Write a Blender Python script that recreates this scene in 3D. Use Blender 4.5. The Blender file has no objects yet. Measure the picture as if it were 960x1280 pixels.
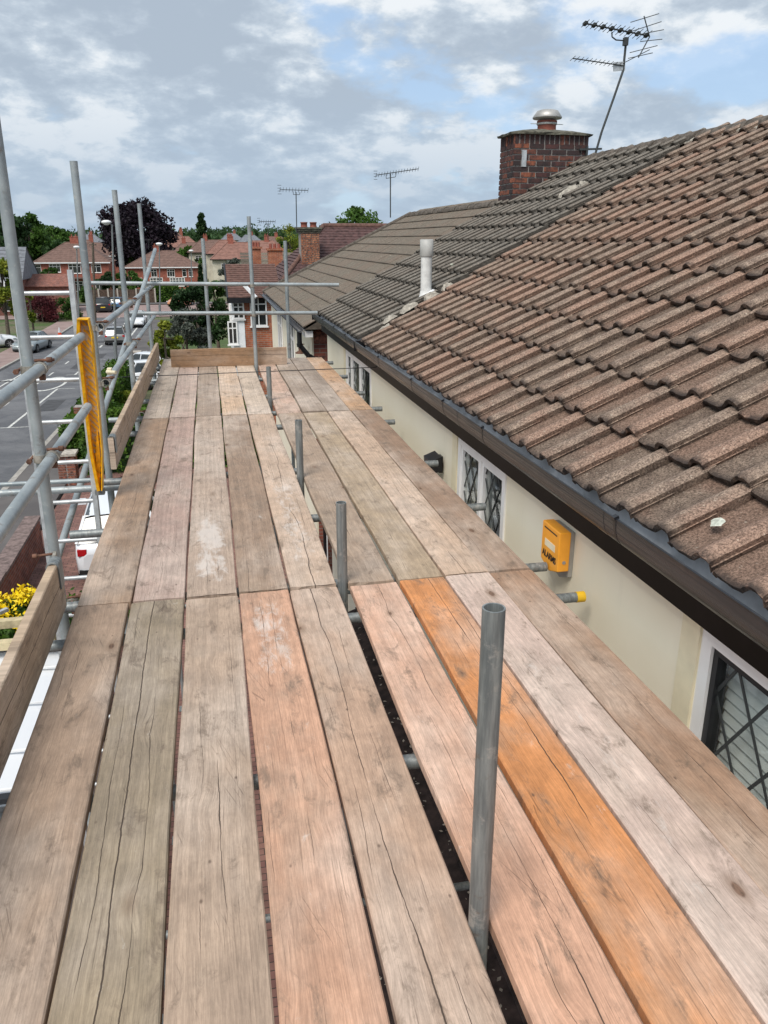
import bpy, math, random
import numpy as np
from mathutils import Vector, Matrix, Euler
random.seed(7)
RNG = np.random.default_rng(7)
C = bpy.context.scene.collection
scene = bpy.context.scene

# ------------------------------------------------------------------ camera
cd = bpy.data.cameras.new('camera')
cam = bpy.data.objects.new('camera', cd); C.objects.link(cam)
cd.sensor_fit = 'VERTICAL'; cd.sensor_height = 36.0
cd.lens = 36.0 * 1000.0 / 1280.0
cd.clip_start = 0.05; cd.clip_end = 6000
cam.location = (0, 0, 1.53)
cam.rotation_euler = (math.radians(90 - 18.778), 0, math.radians(-11.922))
scene.camera = cam
scene.render.resolution_x = 768; scene.render.resolution_y = 1024
scene.view_settings.view_transform = 'Standard'
scene.view_settings.look = 'None'
scene.view_settings.gamma = 1.0
scene.view_settings.exposure = 1.2

# ------------------------------------------------------------------ node helpers
def new_mat(name):
    m = bpy.data.materials.new(name); m.use_nodes = True
    nt = m.node_tree; nt.nodes.clear()
    return m, NT(nt)

class NT:
    def __init__(s, nt): s.nt = nt
    def n(s, t, ins=None, **kw):
        nd = s.nt.nodes.new(t)
        for k, v in kw.items(): setattr(nd, k, v)
        if ins:
            for k, v in ins.items():
                sock = nd.inputs[k]
                if isinstance(v, bpy.types.NodeSocket): s.nt.links.new(v, sock)
                else: sock.default_value = v
        return nd
    def math(s, op, a, b=None, c=None, clamp=False):
        nd = s.nt.nodes.new('ShaderNodeMath'); nd.operation = op; nd.use_clamp = clamp
        for i, v in enumerate((a, b, c)):
            if v is None: continue
            if isinstance(v, bpy.types.NodeSocket): s.nt.links.new(v, nd.inputs[i])
            else: nd.inputs[i].default_value = v
        return nd.outputs[0]
    def vmath(s, op, a, b=None):
        nd = s.nt.nodes.new('ShaderNodeVectorMath'); nd.operation = op
        for i, v in enumerate((a, b)):
            if v is None: continue
            if isinstance(v, bpy.types.NodeSocket): s.nt.links.new(v, nd.inputs[i])
            else: nd.inputs[i].default_value = v
        return nd.outputs[0]
    def comb(s, x, y, z):
        return s.n('ShaderNodeCombineXYZ', {0: x, 1: y, 2: z}).outputs[0]
    def sep(s, v):
        nd = s.n('ShaderNodeSeparateXYZ', {0: v}); return nd.outputs
    def noise(s, vec, scale, detail=2, rough=0.5, dist=0.0, out='Fac'):
        nd = s.n('ShaderNodeTexNoise', {'Vector': vec, 'Scale': scale, 'Detail': detail, 'Roughness': rough, 'Distortion': dist})
        return nd.outputs[0] if out == 'Fac' else nd.outputs[1]
    def ramp(s, fac, stops):
        nd = s.nt.nodes.new('ShaderNodeValToRGB'); s.nt.links.new(fac, nd.inputs[0])
        els = nd.color_ramp.elements
        while len(els) < len(stops): els.new(0.5)
        for e, (p, c) in zip(els, stops):
            e.position = p; e.color = (c, c, c, 1) if isinstance(c, (int, float)) else (*c, 1)
        return nd.outputs[0]
    def smooth(s, v, a, b, lo=0.0, hi=1.0):
        nd = s.nt.nodes.new('ShaderNodeMapRange'); nd.interpolation_type = 'SMOOTHSTEP'
        s.nt.links.new(v, nd.inputs[0]); 
        for i, q in zip((1, 2, 3, 4), (a, b, lo, hi)): nd.inputs[i].default_value = q
        return nd.outputs[0]
    def mix(s, fac, a, b, mode='MIX'):
        nd = s.nt.nodes.new('ShaderNodeMix'); nd.data_type = 'RGBA'; nd.blend_type = mode
        for sock, v in ((nd.inputs[0], fac), (nd.inputs[6], a), (nd.inputs[7], b)):
            if isinstance(v, bpy.types.NodeSocket): s.nt.links.new(v, sock)
            elif isinstance(v, (int, float)): sock.default_value = v if sock == nd.inputs[0] else (v, v, v, 1)
            else: sock.default_value = (*v[:3], 1)
        return nd.outputs[2]
    def bump(s, h, strength=0.3, dist=0.01, normal=None):
        ins = {'Height': h, 'Strength': strength, 'Distance': dist}
        if normal: ins['Normal'] = normal
        return s.n('ShaderNodeBump', ins).outputs[0]
    def bsdf(s, col, rough=0.7, metal=0.0, normal=None, spec=0.4, **extra):
        ins = {'Base Color': col if isinstance(col, bpy.types.NodeSocket) else (*col[:3], 1), 'Roughness': rough, 'Metallic': metal, 'Specular IOR Level': spec}
        if normal: ins['Normal'] = normal
        ins.update(extra)
        b = s.n('ShaderNodeBsdfPrincipled', ins)
        o = s.n('ShaderNodeOutputMaterial', {0: b.outputs[0]})
        return b
    def obj(s): return s.n('ShaderNodeTexCoord').outputs['Object']
    def rand(s): return s.n('ShaderNodeObjectInfo').outputs['Random']
    def ocol(s): return s.n('ShaderNodeObjectInfo').outputs['Color']

# ------------------------------------------------------------------ world: daylight sky with broken cloud
SUN_EL, SUN_AZ = math.radians(54), math.radians(216)     # azimuth clockwise from +Y
world = bpy.data.worlds.new('World'); scene.world = world; world.use_nodes = True
world.node_tree.nodes.clear(); W = NT(world.node_tree)
sky = W.n('ShaderNodeTexSky', sky_type='NISHITA')
sky.sun_disc = False; sky.sun_elevation = SUN_EL; sky.sun_rotation = SUN_AZ
sky.air_density = 1.0; sky.dust_density = 1.0; sky.ozone_density = 1.0
dirv = W.n('ShaderNodeTexCoord').outputs['Generated']
dx, dy, dz = W.sep(dirv)
zz = W.math('ADD', W.math('MAXIMUM', dz, 0.0), 0.38)
cp = W.comb(W.math('DIVIDE', dx, zz), W.math('DIVIDE', dy, zz), W.math('MULTIPLY', dz, 1.2))
cpo = W.vmath('ADD', cp, (25.5, 16.6, 8.3))
big = W.noise(cpo, 1.7, 2, 0.5)
mid = W.noise(cpo, 4.2, 10, 0.56, 0.0)
fin = W.noise(W.vmath('ADD', cpo, (0.03, 0.05, 0.05)), 4.2, 10, 0.56, 0.0)
puff = W.noise(W.vmath('ADD', cp, (7.3, 2.2, 3.0)), 8.5, 9, 0.62, 0.25)
dens = W.math('ADD', W.math('MULTIPLY', mid, 0.45), W.math('MULTIPLY', big, 0.55))
cover = W.smooth(dens, 0.385, 0.455)
edge = W.math('MULTIPLY', W.math('SUBTRACT', mid, fin), 1.3)
shade = W.smooth(W.math('ADD', W.math('ADD', W.math('MULTIPLY', puff, 0.6), W.math('MULTIPLY', W.math('SUBTRACT', 1.0, big), 0.4)), edge), 0.34, 0.68)
ccol = W.ramp(shade, [(0.0, (1.95, 2.28, 2.68)), (0.45, (2.45, 2.8, 3.18)), (0.75, (3.1, 3.4, 3.68)), (1.0, (4.0, 4.15, 4.25))])
# blue-grey near the horizon
hz = W.smooth(dz, 0.0, 0.20, 0.8, 0.0)
ccol2 = W.mix(hz, ccol, (1.85, 2.35, 2.95))
blue = W.mix(1.0, W.mix(0.75, sky.outputs[0], (2.05, 2.65, 3.45)), (0.9, 0.95, 1.0), 'MULTIPLY')
skycol = W.mix(W.math('ADD', W.math('MULTIPLY', cover, 0.78), 0.15), blue, ccol2)
bg = W.n('ShaderNodeBackground', {'Color': skycol, 'Strength': 0.098})
W.n('ShaderNodeOutputWorld', {0: bg.outputs[0]})

# ------------------------------------------------------------------ sun behind thin cloud
sd = bpy.data.lights.new('sun', 'SUN'); sd.energy = 1.5; sd.angle = math.radians(28); sd.color = (1.0, 0.95, 0.88)
sun = bpy.data.objects.new('sun', sd); C.objects.link(sun)
sv = Vector((math.sin(SUN_AZ) * math.cos(SUN_EL), math.cos(SUN_AZ) * math.cos(SUN_EL), math.sin(SUN_EL)))
sun.rotation_euler = sv.to_track_quat('Z', 'Y').to_euler()

# ------------------------------------------------------------------ mesh helpers
class MB:
    """collects faces in world coordinates, build() links them as one mesh object"""
    def __init__(s): s.v = []; s.f = []; s.s = []
    def add(s, vs, fs, smooth=False):
        b = len(s.v); s.v += [tuple(p) for p in vs]
        for f in fs: s.f.append([b + i for i in f]); s.s.append(smooth)
        return s
    def box(s, x0, x1, y0, y1, z0, z1):
        vs = [(x0,y0,z0),(x1,y0,z0),(x1,y1,z0),(x0,y1,z0),(x0,y0,z1),(x1,y0,z1),(x1,y1,z1),(x0,y1,z1)]
        return s.add(vs, [(0,3,2,1),(4,5,6,7),(0,1,5,4),(1,2,6,5),(2,3,7,6),(3,0,4,7)])
    def obox(s, c, ax, ay, az):
        """box from centre and three half-axis vectors"""
        c = Vector(c); ax = Vector(ax); ay = Vector(ay); az = Vector(az)
        vs = [c + sx*ax + sy*ay + sz*az for sz in (-1,1) for sx, sy in ((-1,-1),(1,-1),(1,1),(-1,1))]
        return s.add(vs, [(0,3,2,1),(4,5,6,7),(0,1,5,4),(1,2,6,5),(2,3,7,6),(3,0,4,7)])
    def bar(s, p0, p1, w, h, up=(0,0,1)):
        p0 = Vector(p0); p1 = Vector(p1); d = (p1-p0); L = d.length; d.normalize()
        u = Vector(up); sd_ = d.cross(u)
        if sd_.length < 1e-4: sd_ = d.cross(Vector((1,0,0)))
        sd_.normalize(); u = sd_.cross(d)
        return s.obox((p0+p1)/2, d*L/2, sd_*w/2, u*h/2)
    def cyl(s, p0, p1, r0, r1=None, n=12, caps=True, hollow=0.0):
        if r1 is None: r1 = r0
        p0 = Vector(p0); p1 = Vector(p1); d = (p1-p0).normalized()
        a = d.cross(Vector((0,0,1)) if abs(d.z) < 0.95 else Vector((1,0,0))).normalized(); b = d.cross(a)
        vs = []
        for p, r in ((p0, r0), (p1, r1)):
            for i in range(n):
                t = 2*math.pi*i/n; vs.append(p + a*math.cos(t)*r + b*math.sin(t)*r)
        s.add(vs, [(i, (i+1) % n, n+(i+1) % n, n+i) for i in range(n)], True)
        if hollow:
            for p, q, r, flip in ((p0, p0 + d*hollow, r0, 1), (p1, p1 - d*hollow, r1, 0)):
                ri = r*0.84
                vs = [P + a*math.cos(2*math.pi*i/n)*rr + b*math.sin(2*math.pi*i/n)*rr for P, rr in ((p, r), (p, ri), (q, ri)) for i in range(n)]
                fs = [(i, (i+1) % n, n+(i+1) % n, n+i) for i in range(n)] + [(n+i, n+(i+1) % n, 2*n+(i+1) % n, 2*n+i) for i in range(n)]
                fs.append(tuple(2*n+i for i in range(n)))
                s.add(vs, [f[::-1] for f in fs] if not flip else fs)
        elif caps:
            s.add(vs[:n], [tuple(range(n))[::-1]]); s.add(vs[n:], [tuple(range(n))])
        return s
    def tube(s, pts, r, n=8):
        for i in range(len(pts)-1):
            s.cyl(pts[i], pts[i+1], r if not isinstance(r, (list,tuple)) else r[i], r if not isinstance(r, (list,tuple)) else r[i+1], n, caps=True)
        return s
    def lathe(s, c, prof, n=20, ax=(0,0,1)):
        vs = []; c = Vector(c)
        for r, z in prof:
            for i in range(n):
                t = 2*math.pi*i/n; vs.append((c.x + r*math.cos(t), c.y + r*math.sin(t), c.z + z))
        fs = [(k*n+i, k*n+(i+1) % n, (k+1)*n+(i+1) % n, (k+1)*n+i) for k in range(len(prof)-1) for i in range(n)]
        s.add(vs, fs, True)
        s.add(vs[:n], [tuple(range(n))[::-1]]); s.add(vs[-n:], [tuple(range(n))])
        return s
    def prism(s, poly, ext):
        """closed polygon (3-D points) extruded by vector ext"""
        n = len(poly); e = Vector(ext); vs = [Vector(p) for p in poly]; vs += [p+e for p in vs[:n]]
        fs = [tuple(range(n))[::-1], tuple(range(n, 2*n))] + [(i, (i+1) % n, n+(i+1) % n, n+i) for i in range(n)]
        return s.add(vs, fs)
    def quad(s, a, b, c, d): return s.add([a, b, c, d], [(0,1,2,3)])
    def mesh(s, name, org=(0,0,0)):
        me = bpy.data.meshes.new(name)
        o = Vector(org)
        me.from_pydata([(p[0]-o.x, p[1]-o.y, p[2]-o.z) for p in s.v], [], s.f)
        me.polygons.foreach_set('use_smooth', s.s); me.update()
        return me
    def build(s, name, mat, parent=None, loc=None, fix=True):
        org = (0,0,0) if parent is None else parent.get('_org', (0,0,0))
        if parent is None and loc is not None: org = loc
        me = s.mesh(name, org)
        if fix:
            import bmesh
            bm = bmesh.new(); bm.from_mesh(me); bmesh.ops.recalc_face_normals(bm, faces=bm.faces); bm.to_mesh(me); bm.free()
        me.materials.append(mat)
        o = bpy.data.objects.new(name, me); C.objects.link(o)
        if parent is not None: o.parent = parent; o['_org'] = tuple(org)
        elif loc is not None: o.location = loc; o['_org'] = tuple(org)
        return o

def thing(name, label, cat, loc=(0,0,0), group=None):
    o = bpy.data.objects.new(name, None); C.objects.link(o); o.location = loc
    o.empty_display_size = 0.2
    o['_org'] = tuple(loc); o['label'] = label; o['category'] = cat
    if group: o['group'] = group
    return o
def tag(o, label, cat, group=None):
    o['label'] = label; o['category'] = cat
    if group: o['group'] = group
    return o
def struct(o): o['kind'] = 'structure'; return o
def stuff(o, label=None, cat=None):
    o['kind'] = 'stuff'
    if label: o['label'] = label
    if cat: o['category'] = cat
    return o
def piece(name, me, parent, loc, rot=(0,0,0), scale=(1,1,1)):
    """one small repeated piece sharing mesh data, world location"""
    o = bpy.data.objects.new(name, me); C.objects.link(o); org = parent['_org']
    o.parent = parent; o.location = (loc[0]-org[0], loc[1]-org[1], loc[2]-org[2]); o.rotation_euler = rot; o.scale = scale
    return o
def copy_tree(o, parent=None):
    c = o.copy(); C.objects.link(c)
    if parent is not None: c.parent = parent
    for ch in list(o.children): copy_tree(ch, c)
    return c
def gz(y):
    t = min(max((y-12)/58., 0), 1); return -5.3 - 1.3*t*t*(3-2*t)

# ------------------------------------------------------------------ materials
def plain(name, col, rough=0.6, metal=0.0, var=0.12, scale=6, spec=0.4, bump=0.0, bscale=40, **ex):
    m, t = new_mat(name); co = t.obj()
    nz = t.noise(co, scale, 5, 0.6)
    k = t.smooth(nz, 0.3, 0.7, 1-var, 1+var)
    c = t.mix(1.0, col, k, 'MULTIPLY')
    nrm = t.bump(t.noise(co, bscale, 4, 0.6), bump, 0.01) if bump else None
    t.bsdf(c, rough, metal, nrm, spec, **ex); return m

def wood_mat(stain=None):
    m, t = new_mat('weathered_board_wood' + ('_stained' if stain else ''))
    co = t.obj(); rnd = t.rand(); oc = t.ocol()
    alpha = t.n('ShaderNodeObjectInfo').outputs['Alpha']
    x, y, z = t.sep(co)
    M_ = lambda a, b: t.math('MULTIPLY', a, b)
    r1 = M_(rnd, 173.0); r2 = M_(rnd, 57.3)
    # knots : elongated cells pull the grain round them
    kv = t.comb(t.math('ADD', M_(x, 6.5), r2), t.math('ADD', M_(y, 2.9), r1), r2)
    kn = t.n('ShaderNodeTexVoronoi', {'Vector': kv, 'Scale': 1.0, 'Randomness': 1.0})
    kd = kn.outputs['Distance']; kcell = t.sep(kn.outputs['Color'])
    kon = t.math('GREATER_THAN', kcell[0], 0.42)
    kd2 = t.math('ADD', kd, M_(t.noise(kv, 5.0, 3, 0.6), 0.06))
    pull = M_(t.smooth(kd, 0.0, 0.40, 1.0, 0.0), kon)
    wv = t.noise(t.comb(M_(x, 2.0), M_(y, 0.45), r1), 1.0, 3, 0.5)
    wv2 = t.noise(t.comb(M_(x, 6.0), M_(y, 1.6), r2), 1.0, 2, 0.5)
    wx = t.math('ADD', t.math('ADD', t.math('ADD', x, M_(wv, 0.10)), M_(wv2, 0.018)), M_(pull, 0.022))
    ring = t.noise(t.comb(M_(wx, 75.0), M_(y, 0.30), r2), 1.0, 2, 0.6)
    ringk = t.smooth(ring, 0.40, 0.62)
    fib = t.noise(t.comb(M_(wx, 360.0), M_(y, 16.0), r1), 1.0, 5, 0.75)
    fibk = t.smooth(fib, 0.3, 0.7)
    b1 = t.noise(t.comb(M_(x, 3.0), M_(y, 1.3), r1), 1.3, 6, 0.65)
    b2 = t.noise(t.comb(M_(x, 9.0), M_(y, 7.0), r2), 1.0, 8, 0.74)
    b3 = t.noise(t.comb(M_(x, 2.0), M_(y, 0.9), t.math('ADD', r2, 9.0)), 1.0, 4, 0.6)
    grey = t.mix(0.55, oc, (0.31, 0.245, 0.185))
    c = t.mix(t.smooth(b1, 0.46, 0.66, 0.0, 0.7), oc, grey)
    pale = t.mix(0.55, oc, (0.60, 0.50, 0.42))
    c = t.mix(t.smooth(b3, 0.42, 0.66, 0.0, 0.85), c, pale)
    c = t.mix(1.0, c, t.smooth(ringk, 0.0, 1.0, 0.90, 1.03), 'MULTIPLY')
    c = t.mix(1.0, c, t.smooth(fibk, 0.0, 1.0, 0.84, 1.10), 'MULTIPLY')
    c = t.mix(1.0, c, t.smooth(b2, 0.25, 0.75, 0.80, 1.18), 'MULTIPLY')
    # dirt smudges and pale scuffs
    sm = t.noise(t.comb(M_(x, 8.0), M_(y, 3.6), r1), 1.6, 8, 0.74, 0.5)
    c = t.mix(t.smooth(sm, 0.53, 0.68, 0.0, 0.66), c, (0.15, 0.11, 0.08))
    sc = t.noise(t.comb(M_(x, 20.0), M_(y, 10.0), r2), 1.0, 8, 0.78, 0.6)
    c = t.mix(t.smooth(sc, 0.62, 0.74, 0.0, 0.5), c, (0.68, 0.62, 0.56))
    if stain:
        # dried plaster trodden into the board: (y centre, half length, amount)
        yc, yl, amt = stain
        sn = t.noise(t.comb(M_(x, 24.0), M_(y, 9.0), 3.0), 1.0, 8, 0.75, 0.5)
        sb = t.noise(t.comb(M_(x, 5.0), M_(y, 3.0), 8.0), 1.0, 3, 0.6)
        near = t.smooth(t.math('ABSOLUTE', t.math('SUBTRACT', y, yc)), yl*0.35, yl, 1.0, 0.0)
        side = t.smooth(t.math('ABSOLUTE', x), 0.04, 0.10, 1.0, 0.3)
        st_ = t.math('ADD', sn, M_(M_(t.math('ADD', sb, 0.0), M_(near, side)), amt))
        c = t.mix(t.smooth(st_, 0.70, 0.95, 0.0, 0.65), c, (0.64, 0.58, 0.53))
    # small dents and flecks
    fv = t.n('ShaderNodeTexVoronoi', {'Vector': t.comb(M_(x, 26.0), t.math('ADD', M_(y, 15.0), r1), r2), 'Scale': 1.0})
    fon = t.math('GREATER_THAN', t.sep(fv.outputs['Color'])[1], 0.86)
    fl = M_(fon, t.smooth(t.math('ADD', fv.outputs['Distance'], M_(b2, 0.2)), 0.12, 0.26, 0.75, 0.0))
    c = t.mix(fl, c, (0.10, 0.065, 0.045))
    # knots
    ksz = t.math('ADD', M_(kcell[1], 0.05), 0.045)
    kdd = t.math('SUBTRACT', kd2, ksz)
    kmask = M_(t.smooth(kdd, 0.0, 0.035, 1.0, 0.0), kon)
    khalo = M_(t.smooth(kdd, 0.0, 0.16, 0.55, 0.0), kon)
    c = t.mix(khalo, c, (0.19, 0.12, 0.075))
    kr = t.smooth(t.noise(t.vmath('MULTIPLY', kv, (14.0, 14.0, 1.0)), 1.0, 3, 0.6), 0.35, 0.65, 0.6, 1.3)
    c = t.mix(M_(kmask, 0.85), c, t.mix(1.0, (0.15, 0.085, 0.055), kr, 'MULTIPLY'))
    # drying splits, dead straight along the fibres with small kinks
    crs = []
    for k, (off, wd, lo) in enumerate(((0.0, 0.0016, 0.50), (0.05, 0.0008, 0.56), (-0.055, 0.0008, 0.57))):
        wig = t.noise(t.comb(0.0, M_(y, 1.1), t.math('ADD', r1, k*3.7)), 1.0, 2, 0.5)
        wig2 = t.noise(t.comb(5.0, M_(y, 16.0), t.math('ADD', r1, k*3.7)), 1.0, 4, 0.6)
        x0 = t.math('ADD', t.math('ADD', M_(t.math('SUBTRACT', wig, 0.5), 0.07), M_(t.math('SUBTRACT', wig2, 0.5), 0.009)),
                    t.math('ADD', off, M_(t.math('SUBTRACT', rnd, 0.5), 0.07)))
        dxx = t.math('ABSOLUTE', t.math('SUBTRACT', t.math('ADD', x, M_(pull, 0.012)), x0))
        msk = t.noise(t.comb(k*5.0, M_(y, 1.3), t.math('ADD', r2, k*1.9)), 1.0, 4, 0.65)
        msk = t.math('ADD', msk, M_(t.math('SUBTRACT', alpha, 0.5), 0.45 if k == 0 else 0.12))
        ww = t.math('MULTIPLY', t.smooth(msk, lo, lo+0.18, 0.0, 1.0), wd)
        crs.append(M_(t.smooth(t.math('SUBTRACT', dxx, ww), 0.0, 0.0009, 1.0, 0.0), t.smooth(msk, lo-.04, lo+.02)))
    cr = t.math('MAXIMUM', t.math('MAXIMUM', crs[0], crs[1]), crs[2])
    chk = t.smooth(t.noise(t.comb(M_(wx, 230.0), M_(y, 2.4), r1), 1.0, 3, 0.6), 0.62, 0.72)
    chk = M_(chk, t.smooth(b1, 0.36, 0.56, 0.35, 1.0))
    # cross scratches
    sv_ = t.vmath('ADD', t.comb(M_(x, 30.0), M_(y, 22.0), r2), t.comb(M_(y, 9.0), M_(x, 14.0), 0.0))
    scr = t.n('ShaderNodeTexVoronoi', {'Vector': t.vmath('MULTIPLY', sv_, (1.0, 0.07, 1.0)), 'Scale': 1.0}, feature='DISTANCE_TO_EDGE').outputs['Distance']
    scr = M_(t.smooth(scr, 0.0, 0.02, 1.0, 0.0), t.smooth(t.noise(t.comb(M_(x, 5.0), M_(y, 3.0), t.math('ADD', r1, 4.0)), 1.0, 3, 0.6), 0.58, 0.66))
    crk = t.math('MAXIMUM', M_(cr, 0.9), t.math('MAXIMUM', M_(chk, 0.42), M_(scr, 0.45)))
    c = t.mix(crk, c, (0.05, 0.034, 0.025))
    hs_ = t.n('ShaderNodeHueSaturation', {'Saturation': 0.95, 'Value': 1.05, 'Color': c}); c = hs_.outputs[0]
    hgt = t.math('SUBTRACT', t.math('ADD', M_(fib, 0.4), M_(ring, 0.3)), M_(crk, 1.6))
    hgt = t.math('SUBTRACT', t.math('ADD', hgt, M_(b2, 0.5)), M_(kmask, 0.2))
    nrm = t.bump(hgt, 0.5, 0.002)
    t.bsdf(c, t.smooth(b2, 0.3, 0.7, 0.62, 0.82), 0, nrm, 0.25)
    return m
M = {}
M['wood'] = wood_mat()

def galv():
    m, t = new_mat('galvanised_tube'); co = t.obj()
    a = t.noise(co, 3.0, 5, 0.6); b = t.noise(co, 22.0, 5, 0.7)
    c = t.mix(t.smooth(a, 0.3, 0.7), (0.24, 0.275, 0.29), (0.40, 0.435, 0.44))
    c = t.mix(t.smooth(b, 0.58, 0.74, 0.0, 0.6), c, (0.55, 0.56, 0.54))
    c = t.mix(t.smooth(t.noise(t.vmath('ADD', co, (4, 4, 4)), 9.0, 6, 0.7), 0.56, 0.68, 0.0, 0.6), c, (0.17, 0.13, 0.10))
    c = t.mix(t.smooth(t.noise(t.vmath('ADD', co, (1, 7, 2)), 16.0, 7, 0.75, 0.4), 0.60, 0.68, 0.0, 0.7), c, (0.55, 0.53, 0.48))
    t.bsdf(c, t.smooth(b, 0.3, 0.7, 0.42, 0.62), 0.35, t.bump(b, 0.15, 0.003), 0.5); return m
M['galv'] = galv()
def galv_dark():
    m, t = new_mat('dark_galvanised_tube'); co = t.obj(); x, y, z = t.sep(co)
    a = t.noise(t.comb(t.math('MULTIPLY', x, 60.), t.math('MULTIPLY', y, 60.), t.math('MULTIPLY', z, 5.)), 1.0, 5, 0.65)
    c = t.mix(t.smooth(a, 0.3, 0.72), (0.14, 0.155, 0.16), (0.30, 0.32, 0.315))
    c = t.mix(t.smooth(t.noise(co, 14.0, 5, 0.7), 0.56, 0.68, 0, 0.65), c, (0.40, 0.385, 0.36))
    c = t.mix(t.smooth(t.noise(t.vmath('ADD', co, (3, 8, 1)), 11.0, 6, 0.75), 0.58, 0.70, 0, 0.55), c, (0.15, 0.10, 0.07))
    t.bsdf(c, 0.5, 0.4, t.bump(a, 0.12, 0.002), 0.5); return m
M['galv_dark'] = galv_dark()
M['rust'] = plain('rusty_coupler', (0.15, 0.075, 0.05), 0.8, 0.2, 0.5, 30, bump=0.4, bscale=120)
M['zinc'] = plain('dull_zinc_coupler', (0.33, 0.31, 0.27), 0.6, 0.4, 0.4, 30)

def tile_mat(name, dark, light, red, dark_tone, spots=True, band=True):
    m, t = new_mat(name); co = t.obj(); rnd = t.rand()
    p = t.vmath('ADD', co, t.comb(t.math('MULTIPLY', rnd, 91.0), t.math('MULTIPLY', rnd, 37.0), 0.0))
    g = t.noise(p, 120.0, 4, 0.8); g2 = t.noise(p, 14.0, 5, 0.65); g3 = t.noise(p, 4.0, 3, 0.5)
    c = t.mix(t.smooth(g2, 0.3, 0.7), dark, light)
    c = t.mix(t.smooth(t.math('ADD', g3, t.math('MULTIPLY', t.math('SUBTRACT', rnd, 0.5), 0.5)), 0.4, 0.7, 0.0, 0.7), c, red)
    c = t.mix(1.0, c, t.smooth(g, 0.32, 0.68, 0.35, 1.65), 'MULTIPLY')
    vor = t.n('ShaderNodeTexVoronoi', {'Vector': p, 'Scale': 95.0}).outputs['Distance']
    c = t.mix(t.smooth(vor, 0.0, 0.22, 0.75, 0.0), c, (0.05, 0.04, 0.035))
    c = t.mix(t.smooth(t.noise(p, 60.0, 2, 0.6), 0.66, 0.72, 0.0, 0.6), c, (0.42, 0.37, 0.30))
    # broken darker tone towards the tail; band makes rolls lighter than pans
    x, y, z = t.sep(co)
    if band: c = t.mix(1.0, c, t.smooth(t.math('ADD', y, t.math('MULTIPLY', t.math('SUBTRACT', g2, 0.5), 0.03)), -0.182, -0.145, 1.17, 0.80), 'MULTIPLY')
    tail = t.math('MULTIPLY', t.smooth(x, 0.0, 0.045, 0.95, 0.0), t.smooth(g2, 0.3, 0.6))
    c = t.mix(tail, c, dark_tone)
    c = t.mix(t.smooth(t.noise(p, 9.0, 6, 0.75), 0.60, 0.70, 0.0, 0.55), c, dark_tone)
    if spots:
        lv = t.n('ShaderNodeTexVoronoi', {'Vector': t.vmath('ADD', p, t.comb(t.math('MULTIPLY', g2, 0.06), 0.0, 0.0)), 'Scale': 3.1}).outputs
        on = t.math('GREATER_THAN', t.sep(lv['Color'])[0], 0.80)
        c = t.mix(t.math('MULTIPLY', on, t.smooth(t.math('ADD', lv['Distance'], t.math('MULTIPLY', g2, 0.12)), 0.11, 0.145, 0.9, 0.0)), c, (0.45, 0.46, 0.38))
    nrm = t.bump(t.math('ADD', t.math('MULTIPLY', g, 1.0), t.math('MULTIPLY', vor, 0.6)), 0.8, 0.004)
    t.bsdf(c, 0.92, 0, nrm, 0.2); return m
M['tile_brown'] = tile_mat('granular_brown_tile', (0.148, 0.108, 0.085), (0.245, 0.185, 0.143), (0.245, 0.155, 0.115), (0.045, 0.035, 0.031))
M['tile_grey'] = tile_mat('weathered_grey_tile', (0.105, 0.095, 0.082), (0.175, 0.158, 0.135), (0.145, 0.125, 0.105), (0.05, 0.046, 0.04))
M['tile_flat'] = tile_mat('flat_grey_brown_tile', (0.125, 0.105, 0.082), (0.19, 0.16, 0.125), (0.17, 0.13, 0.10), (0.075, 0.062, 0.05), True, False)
M['mortar'] = plain('old_lime_mortar', (0.36, 0.33, 0.28), 0.95, var=0.35, scale=20, bump=0.7, bscale=60)
M['ridge'] = tile_mat('weathered_ridge_tile', (0.15, 0.125, 0.105), (0.27, 0.235, 0.20), (0.2, 0.16, 0.13), (0.07, 0.06, 0.05), False, False)

def brick_mat(name, c1, c2, mortar, scale=1.0, offs=0.0):
    m, t = new_mat(name); co = t.obj(); x, y, z = t.sep(co)
    v = t.comb(t.math('ADD', x, y), z, 0.0)
    b = t.n('ShaderNodeTexBrick', {'Vector': v, 'Color1': (*c1, 1), 'Color2': (*c2, 1), 'Mortar': (*mortar, 1), 'Scale': 1.0,
            'Mortar Size': 0.008, 'Brick Width': 0.225*scale, 'Row Height': 0.075*scale, 'Bias': 0.0})
    n = t.noise(co, 3.0, 5, 0.6)
    c = t.mix(1.0, b.outputs[0], t.smooth(n, 0.3, 0.7, 0.75, 1.2), 'MULTIPLY')
    t.bsdf(c, 0.85, 0, t.bump(b.outputs[1], -0.6, 0.008), 0.25); return m
M['brick_red'] = brick_mat('red_brickwork', (0.42, 0.13, 0.06), (0.30, 0.085, 0.045), (0.30, 0.24, 0.19))
M['brick_dark'] = brick_mat('dark_red_brickwork', (0.27, 0.09, 0.06), (0.17, 0.06, 0.05), (0.22, 0.18, 0.15))
M['brick_far'] = plain('far_red_brickwork', (0.30, 0.10, 0.07), 0.9, var=0.25, scale=3)
def single_brick(name, cols):
    m, t = new_mat(name); co = t.obj(); rnd = t.rand()
    c = t.ramp(rnd, [(i/len(cols), col) for i, col in enumerate(cols)])
    p = t.vmath('ADD', co, t.comb(t.math('MULTIPLY', rnd, 71.0), rnd, 0.0))
    n = t.noise(p, 11.0, 6, 0.7)
    c = t.mix(t.smooth(n, 0.38, 0.64, 0.0, 0.9), c, (0.035, 0.027, 0.028))
    t.bsdf(c, 0.8, 0, t.bump(t.noise(p, 90., 3, .7), 0.5, 0.004), 0.3); return m
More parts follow.
